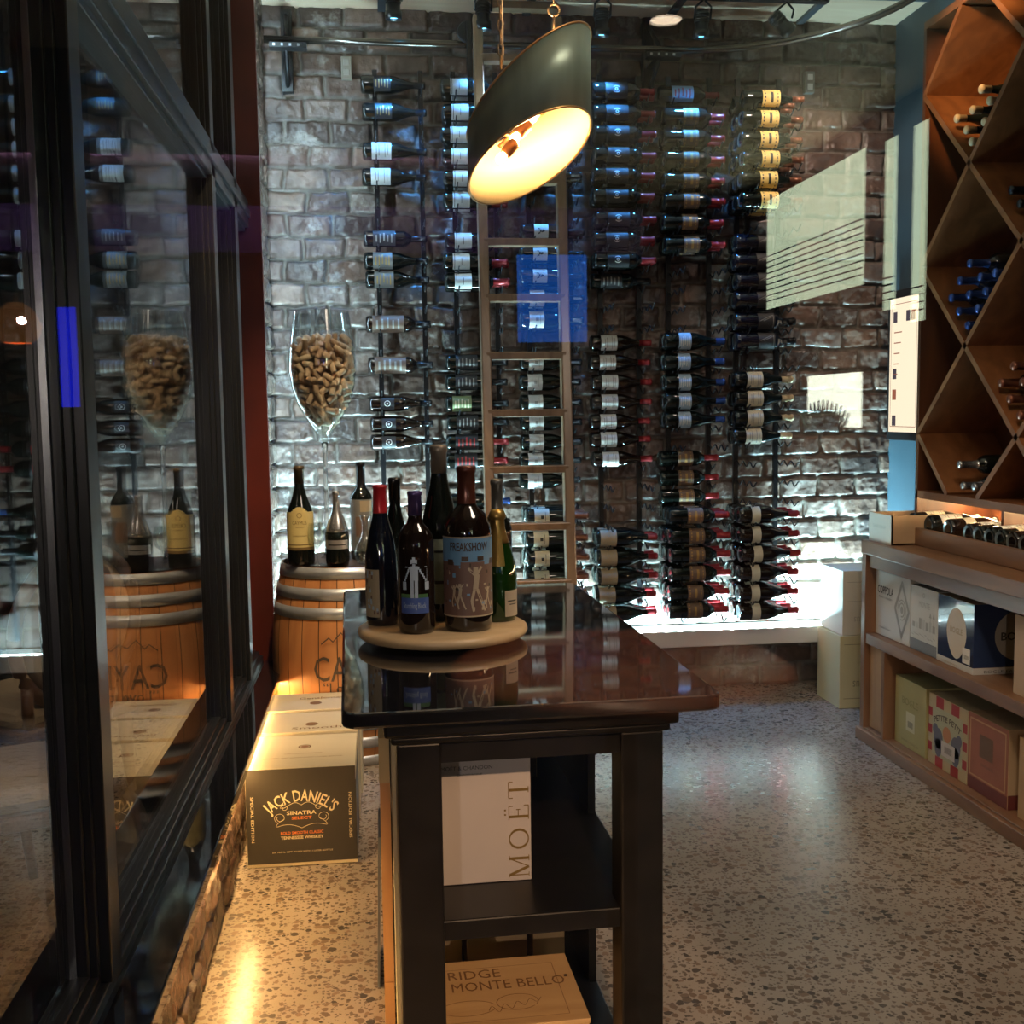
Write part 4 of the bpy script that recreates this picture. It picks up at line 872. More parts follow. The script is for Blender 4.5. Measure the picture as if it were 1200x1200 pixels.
# ------------------------------------------------------------------ whiskey cartons on the floor
def carton(name, lo, hi, mats, label, top=None, cat='carton', group=None, bevel=.0015):
    lo = Vector(lo); hi = Vector(hi); r_ = empty(name, (lo.x, lo.y, lo.z), 0, label, cat, group)
    MB().box(lo, hi).build('box', mats, r_, world=True, bevel=bevel); return r_
KRAFT = mat('kraft_board', (.4, .27, .15), .7, var=.08, vscale=6); CART = mat('cream_board', (.62, .53, .37), .6, var=.05, vscale=5); JDK = mat('charcoal_board', (.035, .03, .024), .45)
def jd(x0, y0, z0, lab, w=.336, d=.355, h=.312, group=None):
    r_ = empty('whiskey_carton', (x0, y0, z0), 0, lab, 'carton', group)
    m = MB().box((0, .0015, .001), (w, d, h)); m.build('box', CART, r_, bevel=.002)
    MB().box((.001, 0, .012), (w - .001, .002, h - .001)).box((w - .001, 0, .012), (w + .0005, d, h - .045)).build('printed_side', JDK, r_)
    m = MB(); u, v = (1, 0, 0), (0, 0, 1); cx = w / 2; yy = -.0008
    m.text("JACK DANIEL'S", .05, (cx - .002, yy, .208), u, v, 0, width=.21, arc=.135, bold=.015)
    m.text('SINATRA', .017, (cx, yy, .165), u, v, 0, width=.09, bold=.02); m.text('SELECT', .013, (cx, yy, .15), u, v, 1, width=.062, bold=.02)
    m.text('BOLD SMOOTH CLASSIC', .013, (cx, yy, .103), u, v, 1, width=.13, bold=.02); m.text('TENNESSEE WHISKEY', .013, (cx, yy, .088), u, v, 0, width=.13, bold=.02)
    m.text('SIX 750ML GIFT BOXES WITH 1-LITER BOTTLE', .007, (cx, yy, .045), u, v, 0, width=.185)
    m.text('SPECIAL EDITION', .013, (.014, yy, .155), (0, 0, -1), (1, 0, 0), 0, width=.145); m.text('SPECIAL EDITION', .013, (w - .014, yy, .155), (0, 0, 1), (-1, 0, 0), 0, width=.145)
    def curl(f, n_=26, w_=.0014):
        P = [f(t / n_) for t in range(n_ + 1)]
        for (xa_, za_), (xb_, zb_) in zip(P, P[1:]):
            d_ = Vector((xb_ - xa_, zb_ - za_)); 
            if d_.length < 1e-7: continue
            q = Vector((-d_.y, d_.x)).normalized() * w_ / 2; m.quad([(xa_ - q.x, yy, za_ - q.y), (xb_ - q.x, yy, zb_ - q.y), (xb_ + q.x, yy, zb_ + q.y), (xa_ + q.x, yy, za_ + q.y)], 0)
    for sg in (-1, 1):
        curl(lambda t: (cx + sg * (.0 + .062 * t), .195 + .008 * math.sin(t * 5)))
        curl(lambda t: (cx + sg * (.052 + .012 * math.cos(t * 7) * (1 - .6 * t)), .187 + .011 * math.sin(t * 7) * (1 - .6 * t)))
        curl(lambda t: (cx + sg * (.078 * math.sin(t * 2.4)), .122 + .014 * math.sin(t * 6.3) * (1 - t) + .03 * t * t))
        curl(lambda t: (cx + sg * (.066 + .018 * math.cos(t * 8 - 1.2) * (1 - .5 * t)), .156 + .016 * math.sin(t * 8 - 1.2) * (1 - .5 * t)))
    m.build('lettering', [CREAM, ORANGE], r_)
    m = MB(); zt = h + .0006
    for k in range(24):
        t0, t1 = 2 * PI * k / 24, 2 * PI * (k + 1) / 24
        for ra, rb_, mi in ((.021, .016, 0), (.013, 0.0, 1)):
            m.quad([(cx + ra * math.cos(t0), d * .62 + ra * math.sin(t0), zt), (cx + ra * math.cos(t1), d * .62 + ra * math.sin(t1), zt), (cx + rb_ * math.cos(t1), d * .62 + rb_ * math.sin(t1), zt), (cx + rb_ * math.cos(t0), d * .62 + rb_ * math.sin(t0), zt)], mi)
    m.text('CAUTION HANDLE', .015, (cx, d * .40, zt), (1, 0, 0), (0, 1, 0), 1, width=.12); m.text('SIX 750ML GIFT BOXES WITH 1-LITER BOTTLE', .014, (cx, d * .28, zt), (1, 0, 0), (0, 1, 0), 0, width=.25)
    m.build('top_print', [BURN, mat('faded_tan_print', (.3, .15, .08), .6)], r_)
    return r_
jd(-.427, 3.39, 0.001, 'charcoal whiskey carton with cream top, front one of the row by the sill')
for i, (y0, lb) in enumerate(((3.768, 'middle'), (4.03, 'rearmost'))):
    dd = .25 if i == 0 else .24
    r_ = carton('whiskey_carton', (-.425, y0, .001), (-.088 + .006 * i, y0 + dd, .318 + .006 * i), [CART], 'cream-topped carton, %s of the row between sill and barrel' % lb)
    m = MB(); zt = .3185 + .006 * i; cx = -.25
    for k in range(20):
        t0, t1 = 2 * PI * k / 20, 2 * PI * (k + 1) / 20
        m.quad([(cx + .022 * math.cos(t0), y0 + .09 + .022 * math.sin(t0), zt), (cx + .022 * math.cos(t1), y0 + .09 + .022 * math.sin(t1), zt), (cx, y0 + .09, zt), (cx, y0 + .09, zt)][:3], 0)
    m.text('Gentleman' if i else 'Smooth', .04, (cx + .02, y0 + .15 if i else y0 + .03, zt), (1, .03, 0), (0, 1, 0), 0, width=.17)
    m.v = [(p_[0], p_[1], p_[2] + .0003) for p_ in m.v]; m.build('top_print', BURN, r_, world=True)
# cartons behind the right cabinet, by the back wall
PALE = mat('pale_carton', (.6, .58, .5), .6); OLIV = mat('olive_cream_carton', (.5, .46, .28), .6)
c1 = carton('wine_carton', (2.105, 4.84, .001), (2.42, 5.1, .342), [OLIV], 'cream wine carton on the floor, lower one of the two by the back wall')
m = MB(); m.text('Caymus', .06, (2.235, 4.8392, .13), (-1, 0, 0), (0, 0, -1), 0, width=.13); m.text('CABERNET', .012, (2.235, 4.8392, .22), (-1, 0, 0), (0, 0, -1), 0, width=.09)
for z in (.3, .045): m.quad([(2.125, 4.8394, z), (2.4, 4.8394, z), (2.4, 4.8394, z + .003), (2.125, 4.8394, z + .003)])
m.build('lettering', mat('olive_grey_print', (.2, .19, .12), .6), c1, world=True)
c2 = carton('wine_carton', (2.12, 4.85, .3435), (2.42, 5.1, .645), [PALE], 'pale wine carton stacked on the cream one by the back wall')
m = MB(); m.text('Caymus', .05, (2.235, 4.8492, .43), (-1, 0, 0), (0, 0, -1), 0, width=.12)
for z in (.59, .5): m.quad([(2.14, 4.8494, z), (2.38, 4.8494, z), (2.38, 4.8494, z + .003), (2.14, 4.8494, z + .003)])
m.build('lettering', mat('pale_grey_print', (.38, .38, .33), .6), c2, world=True)

# ------------------------------------------------------------------ right cabinet
CW = wood('cabinet_walnut', (.13, .06, .028), (.22, .11, .055), .42, .7, 'Y', .25)
CWZ = wood('cabinet_walnut_upright', (.13, .06, .028), (.22, .11, .055), .42, .7, 'Z', .25)
cb = empty('base_cabinet', (2.0, 3.0, 0), 0, 'long brown wooden base cabinet with two open shelves of cartons on the right', 'cabinet')
CY0, CY1 = 1.3, 4.40
MB().box((2.0, CY0, .79), (2.56, CY1, .845)).build('worktop', CW, cb, world=True, bevel=.003)
MB().box((2.02, CY0, .735), (2.04, CY1 - .0, .79)).build('front_rail', CW, cb, world=True)
MB().box((2.01, CY0 + .01, .412), (2.55, CY1 - .01, .458)).build('shelf', CW, cb, world=True, bevel=.003)
MB().box((2.01, CY0 + .01, .0), (2.55, CY1 - .0, .055)).build('plinth', CW, cb, world=True, bevel=.003)
MB().box((1.99, CY0, 0), (2.01, CY1 + .01, .05)).build('base_trim', CW, cb, world=True, bevel=.004)
for y0, y1, z0, z1 in ((CY1 - .035, CY1, 0, .79), (4.18, 4.205, .055, .412), (2.7, 2.73, .055, .412), (2.7, 2.73, .458, .79), (CY0, CY0 + .03, 0, .79)):
    MB().box((2.005, y0, z0), (2.55, y1, z1)).build('side_panel', CWZ, cb, world=True, bevel=.002)
MB().box((2.54, CY0, .055), (2.555, CY1, .79)).build('back_panel', CWZ, cb, world=True)
MB().box((2.03, 4.21, .06), (2.045, 4.36, .41)).build('wood_panel', wood('pale_panel', (.3, .17, .08), (.4, .24, .12), .5, .7, 'Z', 0), cb, world=True)
# cartons on the shelves; faces look towards -X
XF = 2.05
def shelf_carton(y0, y1, z0, h, mats, label, xf=XF, depth=.3, name='wine_carton'):
    r_ = empty(name, (xf, y0, z0), 0, label, 'carton'); MB().box((0, 0, 0), (depth, y1 - y0, h)).build('box', mats, r_, bevel=.0015); return r_
def fu(r_): return None
U_ = (0, -1, 0); V_ = (0, 0, 1)
WHC = mat('white_printed_board', (.5, .49, .46), .45); NAVY = mat('glossy_navy_board', (.02, .035, .09), .12, coat=.6); MAH = mat('mahogany_board', (.085, .028, .02), .4)
c = shelf_carton(4.062, 4.36, .459, .265, [WHC], 'white wine carton with black diamond lettering COPPOLA, left end of middle shelf')
m = MB(); w_ = .298; m.text('COPPOLA', .045, (-.001, w_ * .70, .175), U_, V_, 0, width=.14, bold=.02); m.text('FAMILY WINERY', .012, (-.001, w_ * .70, .155), U_, V_, 0, width=.12)
for k, (sc, o_) in enumerate(((1, .004), (.88, .0045))):
    cy, cz = .065, .135; hy, hz = .062 * sc, .115 * sc; P4 = [(cy, cz + hz), (cy - hy, cz), (cy, cz - hz), (cy + hy, cz)]
    for (ya_, za_), (yb_, zb_) in zip(P4, P4[1:] + P4[:1]):
        d_ = Vector((yb_ - ya_, zb_ - za_)).normalized(); q = Vector((-d_.y, d_.x)) * o_; m.quad([(-.001, ya_ - q.x, za_ - q.y), (-.001, yb_ - q.x, zb_ - q.y), (-.001, yb_ + q.x, zb_ + q.y), (-.001, ya_ + q.x, za_ + q.y)], 1)
for rr0, rr1 in ((.034, .030), (.024, .019), (.012, .0)):
    for k in range(20):
        t0, t1 = 2 * PI * k / 20, 2 * PI * (k + 1) / 20
        if rr0 > .02 and k > 15: continue
        m.quad([(-.0011, .065 + r__ * math.cos(t), .135 + r__ * 1.25 * math.sin(t)) for r__, t in ((rr0, t0), (rr0, t1), (rr1, t1), (rr1, t0))], 1)
m.text('CHARDONNAY', .01, (-.001, w_ * .7, .03), U_, V_, 0, width=.1)
m.build('lettering', [INK, GREYI], c)
m = MB().prism([(0, .004, .265), (0, .294, .265), (.0, .294, .268), (0, .004, .268)], (.16, 0, .03)); m.build('top_flap', mat('greyish_flap', (.4, .42, .45), .5), c)
m = MB(); m.text('COPPOLA', .06, (.06, .15, .2805), (0, -1, 0), (1, 0, .19), 0, width=.16, bold=.02); m.build('flap_lettering', INK, c)
c = shelf_carton(3.846, 4.056, .459, .252, [WHC], 'white carton with grey village drawing and dark foot band on middle shelf')
m = MB(); m.text('MONTE', .032, (-.001, .1, .175), U_, V_, 1, width=.085); m.quad([(-.0011, 0.001, .001), (-.0011, .209, .001), (-.0011, .209, .045), (-.0011, 0.001, .045)], 2)
rr = random.Random(3)
for k in range(7): y_ = .015 + k * .026; h_ = rr.uniform(.02, .055); m.quad([(-.0011, y_, .09), (-.0011, y_ + .02, .09), (-.0011, y_ + .02, .09 + h_), (-.0011, y_, .09 + h_)], 3 if k % 2 else 1)
for k in range(9):
    y_ = .012 + k * .021; z_ = .055 + .012 * rr.random(); m.quad([(-.0012, y_, z_), (-.0012, y_ + .018, z_ + .004), (-.0012, y_ + .018, z_ + .007), (-.0012, y_, z_ + .003)], 1)
for y_ in (.025, .05): m.quad([(-.0012, y_, .09), (-.0012, y_ + .003, .09), (-.0012, y_ + .003, .15), (-.0012, y_, .15)], 1); m.quad([(-.0012, y_ - .008, .145), (-.0012, y_ + .011, .145), (-.0012, y_ + .0015, .165)], 1)
for k in range(12): t0, t1 = 2 * PI * k / 12, 2 * PI * (k + 1) / 12; m.quad([(-.001, .105 + r__ * math.cos(t), .222 + r__ * math.sin(t)) for r__, t in ((.009, t0), (.009, t1), (.006, t1), (.006, t0))], 1)
m.build('lettering', [INK, GREYI, mat('dark_grey_band', (.12, .12, .13), .5), mat('light_grey_print', (.42, .42, .4), .5)], c)
c = shelf_carton(3.592, 3.84, .459, .25, [KRAFT], 'glossy navy wine carton with pale oval badge on the middle shelf', depth=.36)
m = MB().box((-.001, .001, .024), (0.0005, .247, .249)).box((0, -.001, .024), (.36, .0005, .249)); m.build('printed_side', NAVY, c)
m = MB().box((-.0014, .0005, .0), (.0005, .2475, .023)).box((0, -.0014, .0), (.36, .0005, .023)); m.build('white_band', WHC, c)
m = MB(); P = []
for k in range(28): t = 2 * PI * k / 28; P.append((-.0018, .115 + .068 * math.cos(t) * (1 - .18 * max(0, -math.sin(t))), .125 + .092 * math.sin(t)))
m.prism(P, (.0006, 0, 0), 0)
P = []
for k in range(32): t = 2 * PI * k / 32; P.append((.165 + .088 * math.cos(t), -.0018, .135 + .088 * math.sin(t)))
m.prism(P, (0, .0006, 0), 1)
m.text('BOGLE', .03, (-.0022, .115, .125), U_, V_, 2, width=.085, bold=.02); m.text('BOGLE', .04, (.165, -.0022, .12), (1, 0, 0), V_, 3, width=.13, bold=.02)
m.text('BOGLE FAMILY', .014, (.12, -.0022, .005), (1, 0, 0), V_, 3, width=.16); m.text('VINEYARDS', .008, (-.0022, .15, .006), U_, V_, 2, width=.1)
m.box((-.0022, .02, .03), (-.0016, .07, .085), 4)
for q in range(5): m.quad([(-.0024, .03 + q * .006, .045), (-.0024, .033 + q * .006, .045), (-.0024, .033 + q * .006, .06), (-.0024, .03 + q * .006, .06)], 3)
m.build('badge', [mat('tan_badge', (.5, .42, .32), .4), mat('smoke_badge', (.3, .28, .25), .4), mat('tan_print2', (.3, .22, .12), .5), INK, PAPER], c)
c = shelf_carton(3.03, 3.345, .459, .262, [mat('beige_carton', (.4, .3, .22), .6)], 'beige wine carton at the right end of the middle shelf, cut by the frame')
c = shelf_carton(3.918, 4.17, .056, .27, [mat('olive_carton', (.34, .3, .13), .5, var=.06)], 'olive green wine carton on the bottom shelf beside the divider')
m = MB(); m.text('BOGLE', .04, (-.001, .125, .17), U_, V_, 0, width=.13); m.box((-.0014, .085, .07), (-.0005, .155, .145), 1); m.text('VINEYARDS', .014, (-.001, .125, .02), U_, V_, 0, width=.14)
for q in range(7): m.quad([(-.0017, .1 + q * .006, .085), (-.0017, .103 + q * .006, .085), (-.0017, .103 + q * .006, .11), (-.0017, .1 + q * .006, .11)], 2)
m.build('lettering', [mat('dark_olive_ink', (.2, .17, .06), .5), mat('sticker_cream', (.5, .46, .3), .5), INK], c)
c = shelf_carton(3.618, 3.895, .056, .268, [mat('parchment_board', (.42, .34, .2), .5)], 'wine carton with red and white stripes and PETITE PETIT lettering, bottom shelf')
m = MB(); RS = mat('stripe_red', (.3, .02, .02), .45)
W_ = .277
for k in range(5):
    if k % 2: y_ = W_ * k / 5; m.quad([(-.001, y_, .215), (-.001, y_ + W_ / 5, .215), (-.001, y_ + W_ / 5, .267), (-.001, y_, .267)], 0); m.quad([(-.001, y_, .001), (-.001, y_ + W_ / 5, .001), (-.001, y_ + W_ / 5, .05), (-.001, y_, .05)], 0)
for k in range(5):
    if k % 2 == 0: z_ = .05 + .165 * k / 5; m.quad([(-.001, 0, z_), (-.001, .03, z_), (-.001, .03, z_ + .033), (-.001, 0, z_ + .033)], 0); m.quad([(-.001, W_ - .03, z_), (-.001, W_, z_), (-.001, W_, z_ + .033), (-.001, W_ - .03, z_ + .033)], 0)
m.quad([(-.0013, .03, .04), (-.0013, W_ - .03, .04), (-.0013, W_ - .03, .225), (-.0013, .03, .225)], 1)
m.text('PETITE PETIT', .03, (-.0018, W_ / 2, .185), U_, V_, 2, width=.19, arc=.22, bold=.02)
for cy, f in ((.075, -1), (.2, 1)):  # two grey elephants, plain
    for (dy, z_, ry, rz_) in ((0, .11, .034, .04), (.0, .075, .026, .035), (-.022 * -f, .14, .02, .022)):
        P = [(-.0019 - .0001 * dy, cy + dy + ry * math.cos(2 * PI * k / 14), z_ + rz_ * math.sin(2 * PI * k / 14)) for k in range(14)]; m.F([m.V(p_) for p_ in P], 3)
P = [(-.0021, W_ / 2 + .03 * math.cos(2 * PI * k / 14), .14 + .03 * math.sin(2 * PI * k / 14)) for k in range(14)]; m.F([m.V(p_) for p_ in P], 4)
m.box((-.0026, .08, .055), (-.0022, .175, .11), 5)
for q in range(9): m.quad([(-.0028, .1 + q * .006, .07), (-.0028, .103 + q * .006, .07), (-.0028, .103 + q * .006, .095), (-.0028, .1 + q * .006, .095)], 6)
m.build('lettering', [RS, mat('sage_print', (.36, .36, .24), .5), DKI, mat('slate_print', (.1, .1, .14), .5), mat('terracotta_print', (.45, .18, .07), .5), mat('sticker_grey', (.5, .46, .44), .5), INK], c)
c = shelf_carton(3.36, 3.61, .056, .272, [KRAFT], 'reddish brown wine carton with framed square picture, right end of bottom shelf', depth=.36)
m = MB().box((-.001, .001, .001), (.0005, .249, .271)); m.build('printed_side', mat('rust_board', (.27, .085, .045), .45, var=.15, vscale=9), c)
m = MB()
for y0, y1, z0, z1 in ((.012, .018, .05, .255), (.232, .238, .05, .255), (.012, .238, .25, .256), (.012, .238, .05, .056)): m.quad([(-.0016, y0, z0), (-.0016, y1, z0), (-.0016, y1, z1), (-.0016, y0, z1)], 0)
m.quad([(-.0016, .09, .13), (-.0016, .175, .13), (-.0016, .175, .21), (-.0016, .09, .21)], 1)
m.text('ZINFANDEL', .014, (-.0018, .125, .1), U_, V_, 1, width=.08); m.quad([(-.0015, .001, .001), (-.0015, .249, .001), (-.0015, .249, .045), (-.0015, .001, .045)], 2)
m.quad([(.001, -.0006, .001), (.359, -.0006, .001), (.359, -.0006, .05), (.001, -.0006, .05)], 2)
m.build('lettering', [mat('tan_frame_print', (.45, .25, .12), .5), mat('umber_print', (.12, .06, .03), .5), mat('maroon_print', (.13, .025, .02), .5)], c)
for i, (y0, y1, z0, h) in enumerate(((2.78, 3.3, .056, .27),)):
    shelf_carton(y0, y1, z0, h, [KRAFT], 'plain kraft carton on the bottom shelf outside the edge of the picture')
# small carton on the worktop
c = empty('wine_carton', (2.03, 4.19, .8455), 0, 'open brown carton with cream front standing on the far end of the cabinet top', 'carton')
m = MB().box((0, 0, 0), (.2, .008, .118)).box((0, .19, 0), (.2, .198, .118)).box((0, 0, 0), (.008, .198, .118)).box((.192, 0, 0), (.2, .198, .118)).box((0, 0, 0), (.2, .198, .006)); m.build('box', KRAFT, c)
MB().box((-.002, 0, 0), (0, .198, .118)).build('printed_side', PALE, c); m = MB(); m.text('CHARDONNAY', .02, (-.003, .1, .06), U_, V_, 0, width=.12); m.build('lettering', mat('pale_grey_print', (.38, .38, .33), .6), c)
# bottle tray
ty = empty('display_tray', (2.12, 3.0, .8455), 0, 'long wooden tray on the cabinet top holding a row of lying bottles', 'tray')
MB().box((2.13, 1.5, .8455), (2.148, 4.33, .915)).box((2.13, 4.31, .8455), (2.5, 4.33, .93)).box((2.148, 1.5, .8455), (2.5, 4.31, .87)).build('tray_frame', CW, ty, world=True, bevel=.003)
ylist = [4.27, 4.13, 3.98, 3.835, 3.765, 3.69, 3.62, 3.55, 3.475, 3.40]
kk = ['cream_band', 'white_square', 'short_cream', 'neat_white', 'cream_band', 'white_square', 'cream_band', 'neat_white', 'short_cream', 'cream_band']
for i, y in enumerate(ylist):
    bottle(kk[i], (2.152, y, .928), (Matrix.Rotation(PI / 2 - .03, 3, 'Y') @ Matrix.Rotation(-PI / 2 + random.uniform(-.2, .5), 3, 'Z')).to_euler(), 'dark bottle lying in the lit cabinet tray, %s from the far end' % ('first', 'second', 'third', 'fourth', 'fifth', 'sixth', 'seventh', 'eighth', 'ninth', 'tenth')[i], 'bottles in the lit tray')
    b = bpy.data.objects[-1] if False else None
MB().box((2.36, 1.5, .87), (2.385, 4.3, .925)).build('neck_rest', CW, ty, world=True)
# ------------------------------------------------------------------ lattice cabinet
la = empty('lattice_wine_cabinet', (2.22, 3.0, 1.03), 0, 'tall wooden wine cabinet with diamond lattice shelves above the base cabinet', 'cabinet')
OW = wood('lattice_wood', (.14, .05, .016), (.24, .095, .033), .4, .7, 'Y', .2); OWZ = wood('lattice_inner_shaded', (.055, .018, .007), (.12, .04, .013), .4, .6, 'Z', .2)  # inner wood is a darker copy, shade of the cells put into its colour
FX, BXX = 2.22, 2.545; Y1 = 4.375; Z0, Z1 = 1.02, 2.90
MB().box((FX, 1.4, Z0), (BXX, Y1, Z0 + .03)).build('bottom_board', OW, la, world=True); MB().box((FX, 1.4, Z1), (BXX, Y1, Z1 + .03)).build('top_board', OW, la, world=True)
MB().box((FX, Y1 - .022, .8455), (BXX, Y1, Z1)).build('side_panel', OWZ, la, world=True)
MB().box((BXX, 1.4, .8455), (2.557, Y1, Z1 + .03)).build('back_panel', OWZ, la, world=True)
MB().box((FX + .005, 3.72, .9), (BXX, 3.735, Z0)).box((FX + .005, 2.9, .93), (BXX, 2.915, Z0)).build('divider', OWZ, la, world=True)
def lat(yc, dy, zc, dz): return yc, zc
yA, yB, yC = Y1 - .012, 4.02, 3.66
HZ = .34; NZ = {0: [2.64, 1.965, 1.285], 1: [2.98, 2.3025, 1.625, .945]}
ycols = [yA - .357 * k for k in range(8)]
def clipseg(y0, z0, y1, z1, th=.011):
    # keep inside the carcass
    P = [(y0, z0), (y1, z1)]
    def cut(lim, up):
        (ya_, za_), (yb_, zb_) = P
        if (za_ > lim) == up and (zb_ > lim) == up: return False
        if (za_ > lim) == up: f = (lim - za_) / (zb_ - za_); P[0] = (ya_ + (yb_ - ya_) * f, lim)
        elif (zb_ > lim) == up: f = (lim - zb_) / (za_ - zb_); P[1] = (yb_ + (ya_ - yb_) * f, lim)
        return True
    if not cut(Z1, True) or not cut(Z0 + .03, False): return
    (ya_, za_), (yb_, zb_) = P; d_ = Vector((yb_ - ya_, zb_ - za_))
    if d_.length < .02: return
    n_ = Vector((-d_.y, d_.x)).normalized() * th
    MB().prism([(FX - .001, ya_ - n_.x, za_ - n_.y), (FX - .001, yb_ - n_.x, zb_ - n_.y), (FX - .001, yb_ + n_.x, zb_ + n_.y), (FX - .001, ya_ + n_.x, za_ + n_.y)], (BXX - FX, 0, 0)).build('lattice_board', OW, la, world=True)
for k in range(7):
    par = k % 2
    for z in [2.64 + .6775 / 2 * j for j in range(-5, 3)]:
        node0 = (round((2.64 - z) / .33875)) % 2 == par
        if node0:
            clipseg(ycols[k], z, ycols[k + 1], z + .33875); clipseg(ycols[k], z, ycols[k + 1], z - .33875)
def pile(yc, zc, kind, slots, group, lb, cat=None):
    u = Vector((.357, .33875)).normalized(); v = Vector((-.357, .33875)).normalized()
    for q, (i, j) in enumerate(slots):
        p = Vector((yc, zc)) + u * (.056 + .084 * i) + v * (.056 + .084 * j)
        dx = random.uniform(0, .02); h = KINDS[kind][2]
        bottle(kind, (BXX - .008 - dx, p.x, p.y), (Matrix.Rotation(-PI / 2, 3, 'Y') @ Matrix.Rotation(random.uniform(-2, 2), 3, 'Z')).to_euler(), lb % ORD_[q], group)
ORD_ = ['lowest', 'second from the bottom', 'third from the bottom', 'fourth from the bottom', 'fifth from the bottom', 'sixth from the bottom', 'seventh from the bottom', 'eighth from the bottom', 'ninth from the bottom', 'tenth from the bottom', 'eleventh from the bottom', 'twelfth from the bottom']
KINDS['ivory_neck'] = (U, .0385, .30, DG, 'cream', .86, ('white', .2, .4, 1.2, 'lines', GREYI))
KINDS['navy_neck'] = (B, .038, .30, DN, 'blue', .74, ('grey', .2, .4, 1.2, 'lines', GREYI))
KINDS['silver_neck'] = (B, .038, .30, DG, 'silver', .74, ('white', .2, .4, 1.2, 'lines', GREYI))
KINDS['crimson_neck'] = (B, .038, .30, DG, 'brown', .74, ('brown', .2, .4, 1.2, 'lines', GREYI))
KINDS['white_lying'] = (U, .039, .30, DG, 'silver', .8, ('white', .12, .5, 2.2, 'lines', GREYI))
n1 = [(0, 0), (1, 0), (0, 1), (1, 1), (2, 0), (0, 2), (2, 1), (1, 2), (2, 2)]
def srt(sl): return sorted(sl, key=lambda t: t[0] + t[1])
pile(ycols[1], 2.30125, 'ivory_neck', [(0, 0), (0, 1), (0, 2), (1, 1), (1, 0), (2, 0), (1, 2)][:7], 'ivory-capped bottles in the top lattice cell', 'ivory-capped bottle in the orange-lit top lattice cell, %s')
pile(ycols[2], 1.9625, 'plain_dark', [(0, 0), (0, 1), (1, 0), (0, 2), (2, 0), (1, 1)], 'black-capped bottles in the right lattice cell', 'black-capped bottle in the upper right lattice cell, %s')
pile(ycols[1], 1.62375, 'navy_neck', [(0, 0), (0, 1), (1, 0), (1, 1), (0, 2), (2, 0), (1, 2), (2, 1), (0, 3), (2, 2)], 'blue-capped bottles in the lattice', 'blue-capped bottle in the middle left lattice cell, %s')
pile(ycols[2], 1.285, 'crimson_neck', [(0, 0), (0, 1), (1, 0), (1, 1), (0, 2), (2, 0), (2, 1)], 'copper-capped bottles in the lattice', 'copper-capped bottle in the middle right lattice cell, %s')
u_ = onX(1128, 563, BXX - .2)
for i, (dy, dz) in enumerate(((0, 0), (-.08, 0), (.03, .08))):
    bottle('silver_neck', (BXX - .01, 4.03 + dy, 1.09 + dz), (0, -PI / 2, 0), ('silver-capped bottle on the cabinet floor below the lattice, left one', 'silver-capped bottle on the cabinet floor below the lattice, right one', 'silver-capped bottle lying on the two others below the lattice')[i], 'silver-capped bottles below the lattice')
m = MB().box((2.42, 1.5, Z0 - .012), (2.44, 4.33, Z0 - .002)); m.build('light_strip', emis('warm_strip', (1.0, .7, .36), 170), la, world=True)
# digital menu screen on the slate wall
sg = empty('menu_screen', (2.55, 5.06, 1.6), 0, 'upright lit menu screen in a dark frame on the slate blue wall', 'screen')
MB().box((2.50, 4.895, 1.235), (2.558, 5.235, 1.955)).build('frame', FRAME, sg, world=True, bevel=.004)
MB().box((2.497, 4.915, 1.275), (2.501, 5.205, 1.915)).build('lit_panel', emis('menu_glow', (1.0, .86, .62), 1.15), sg, world=True)
m = MB(); x = 2.4965
def rq(y0, y1, z0, z1, mi): m.quad([(x, y0, z0), (x, y1, z0), (x, y1, z1), (x, y0, z1)], mi)
for y0, y1, z0, z1 in ((4.93, 5.19, 1.885, 1.888), (4.93, 5.19, 1.3, 1.303), (5.187, 5.19, 1.3, 1.888), (4.93, 4.933, 1.3, 1.888)): rq(y0, y1, z0, z1, 0)
for y0, z0, mi in ((5.13, 1.80, 1), (5.0, 1.80, 1), (4.95, 1.80, 0), (5.13, 1.53, 1), (5.13, 1.43, 0), (5.13, 1.305, 1)): rq(y0, y0 + .04, z0, z0 + .05, mi)
for k in range(5): rq(5.08 + .01 * k, 5.16, 1.75 - .05 * k, 1.755 - .05 * k, 0)
m.build('menu_print', [emis('menu_red', (.6, .2, .12), .6), emis('menu_dark', (.2, .16, .2), .4)], sg, world=True)

# ------------------------------------------------------------------ pendant lamp
pc = Vector((.365, 2.6)); pr_ = .143
lp_ = empty('pendant_lamp', (pc.x, pc.y, 2.06), 0, 'slanted brass and green metal cylinder lamp with glowing bulbs hanging over the table', 'lamp')
SHO = mat('aged_brass_green', (.19, .26, .205), .36, .3, var=.25, vscale=3, stretch=(6, 6, 1)); SHI = mat('cream_lamp_lining', (.95, .76, .42), .5); RIM = mat('bright_brass_rim', (.6, .34, .12), .3, .8)
m = MB(); nn = 64
def zb_(t): return 1.983 + pr_ * (.43 * math.cos(t) - .42 * math.sin(t))
def zt_(t): return 2.14 + pr_ * (.72 * math.cos(t) - .40 * math.sin(t))
def ring(r, zf): return [m.V((r * math.cos(2 * PI * k / nn), r * math.sin(2 * PI * k / nn), zf(2 * PI * k / nn) - 2.06)) for k in range(nn)]
o0, o1, i0, i1 = ring(pr_, zb_), ring(pr_, zt_), ring(pr_ - .004, zb_), ring(pr_ - .004, zt_)
for k in range(nn):
    q = (k + 1) % nn; m.F((o0[k], o0[q], o1[q], o1[k]), 0, True); m.F((i0[q], i0[k], i1[k], i1[q]), 1, True); m.F((o0[q], o0[k], i0[k], i0[q]), 2); m.F((o1[k], o1[q], i1[q], i1[k]), 2)
m.build('shade', [SHO, SHI, RIM], lp_)
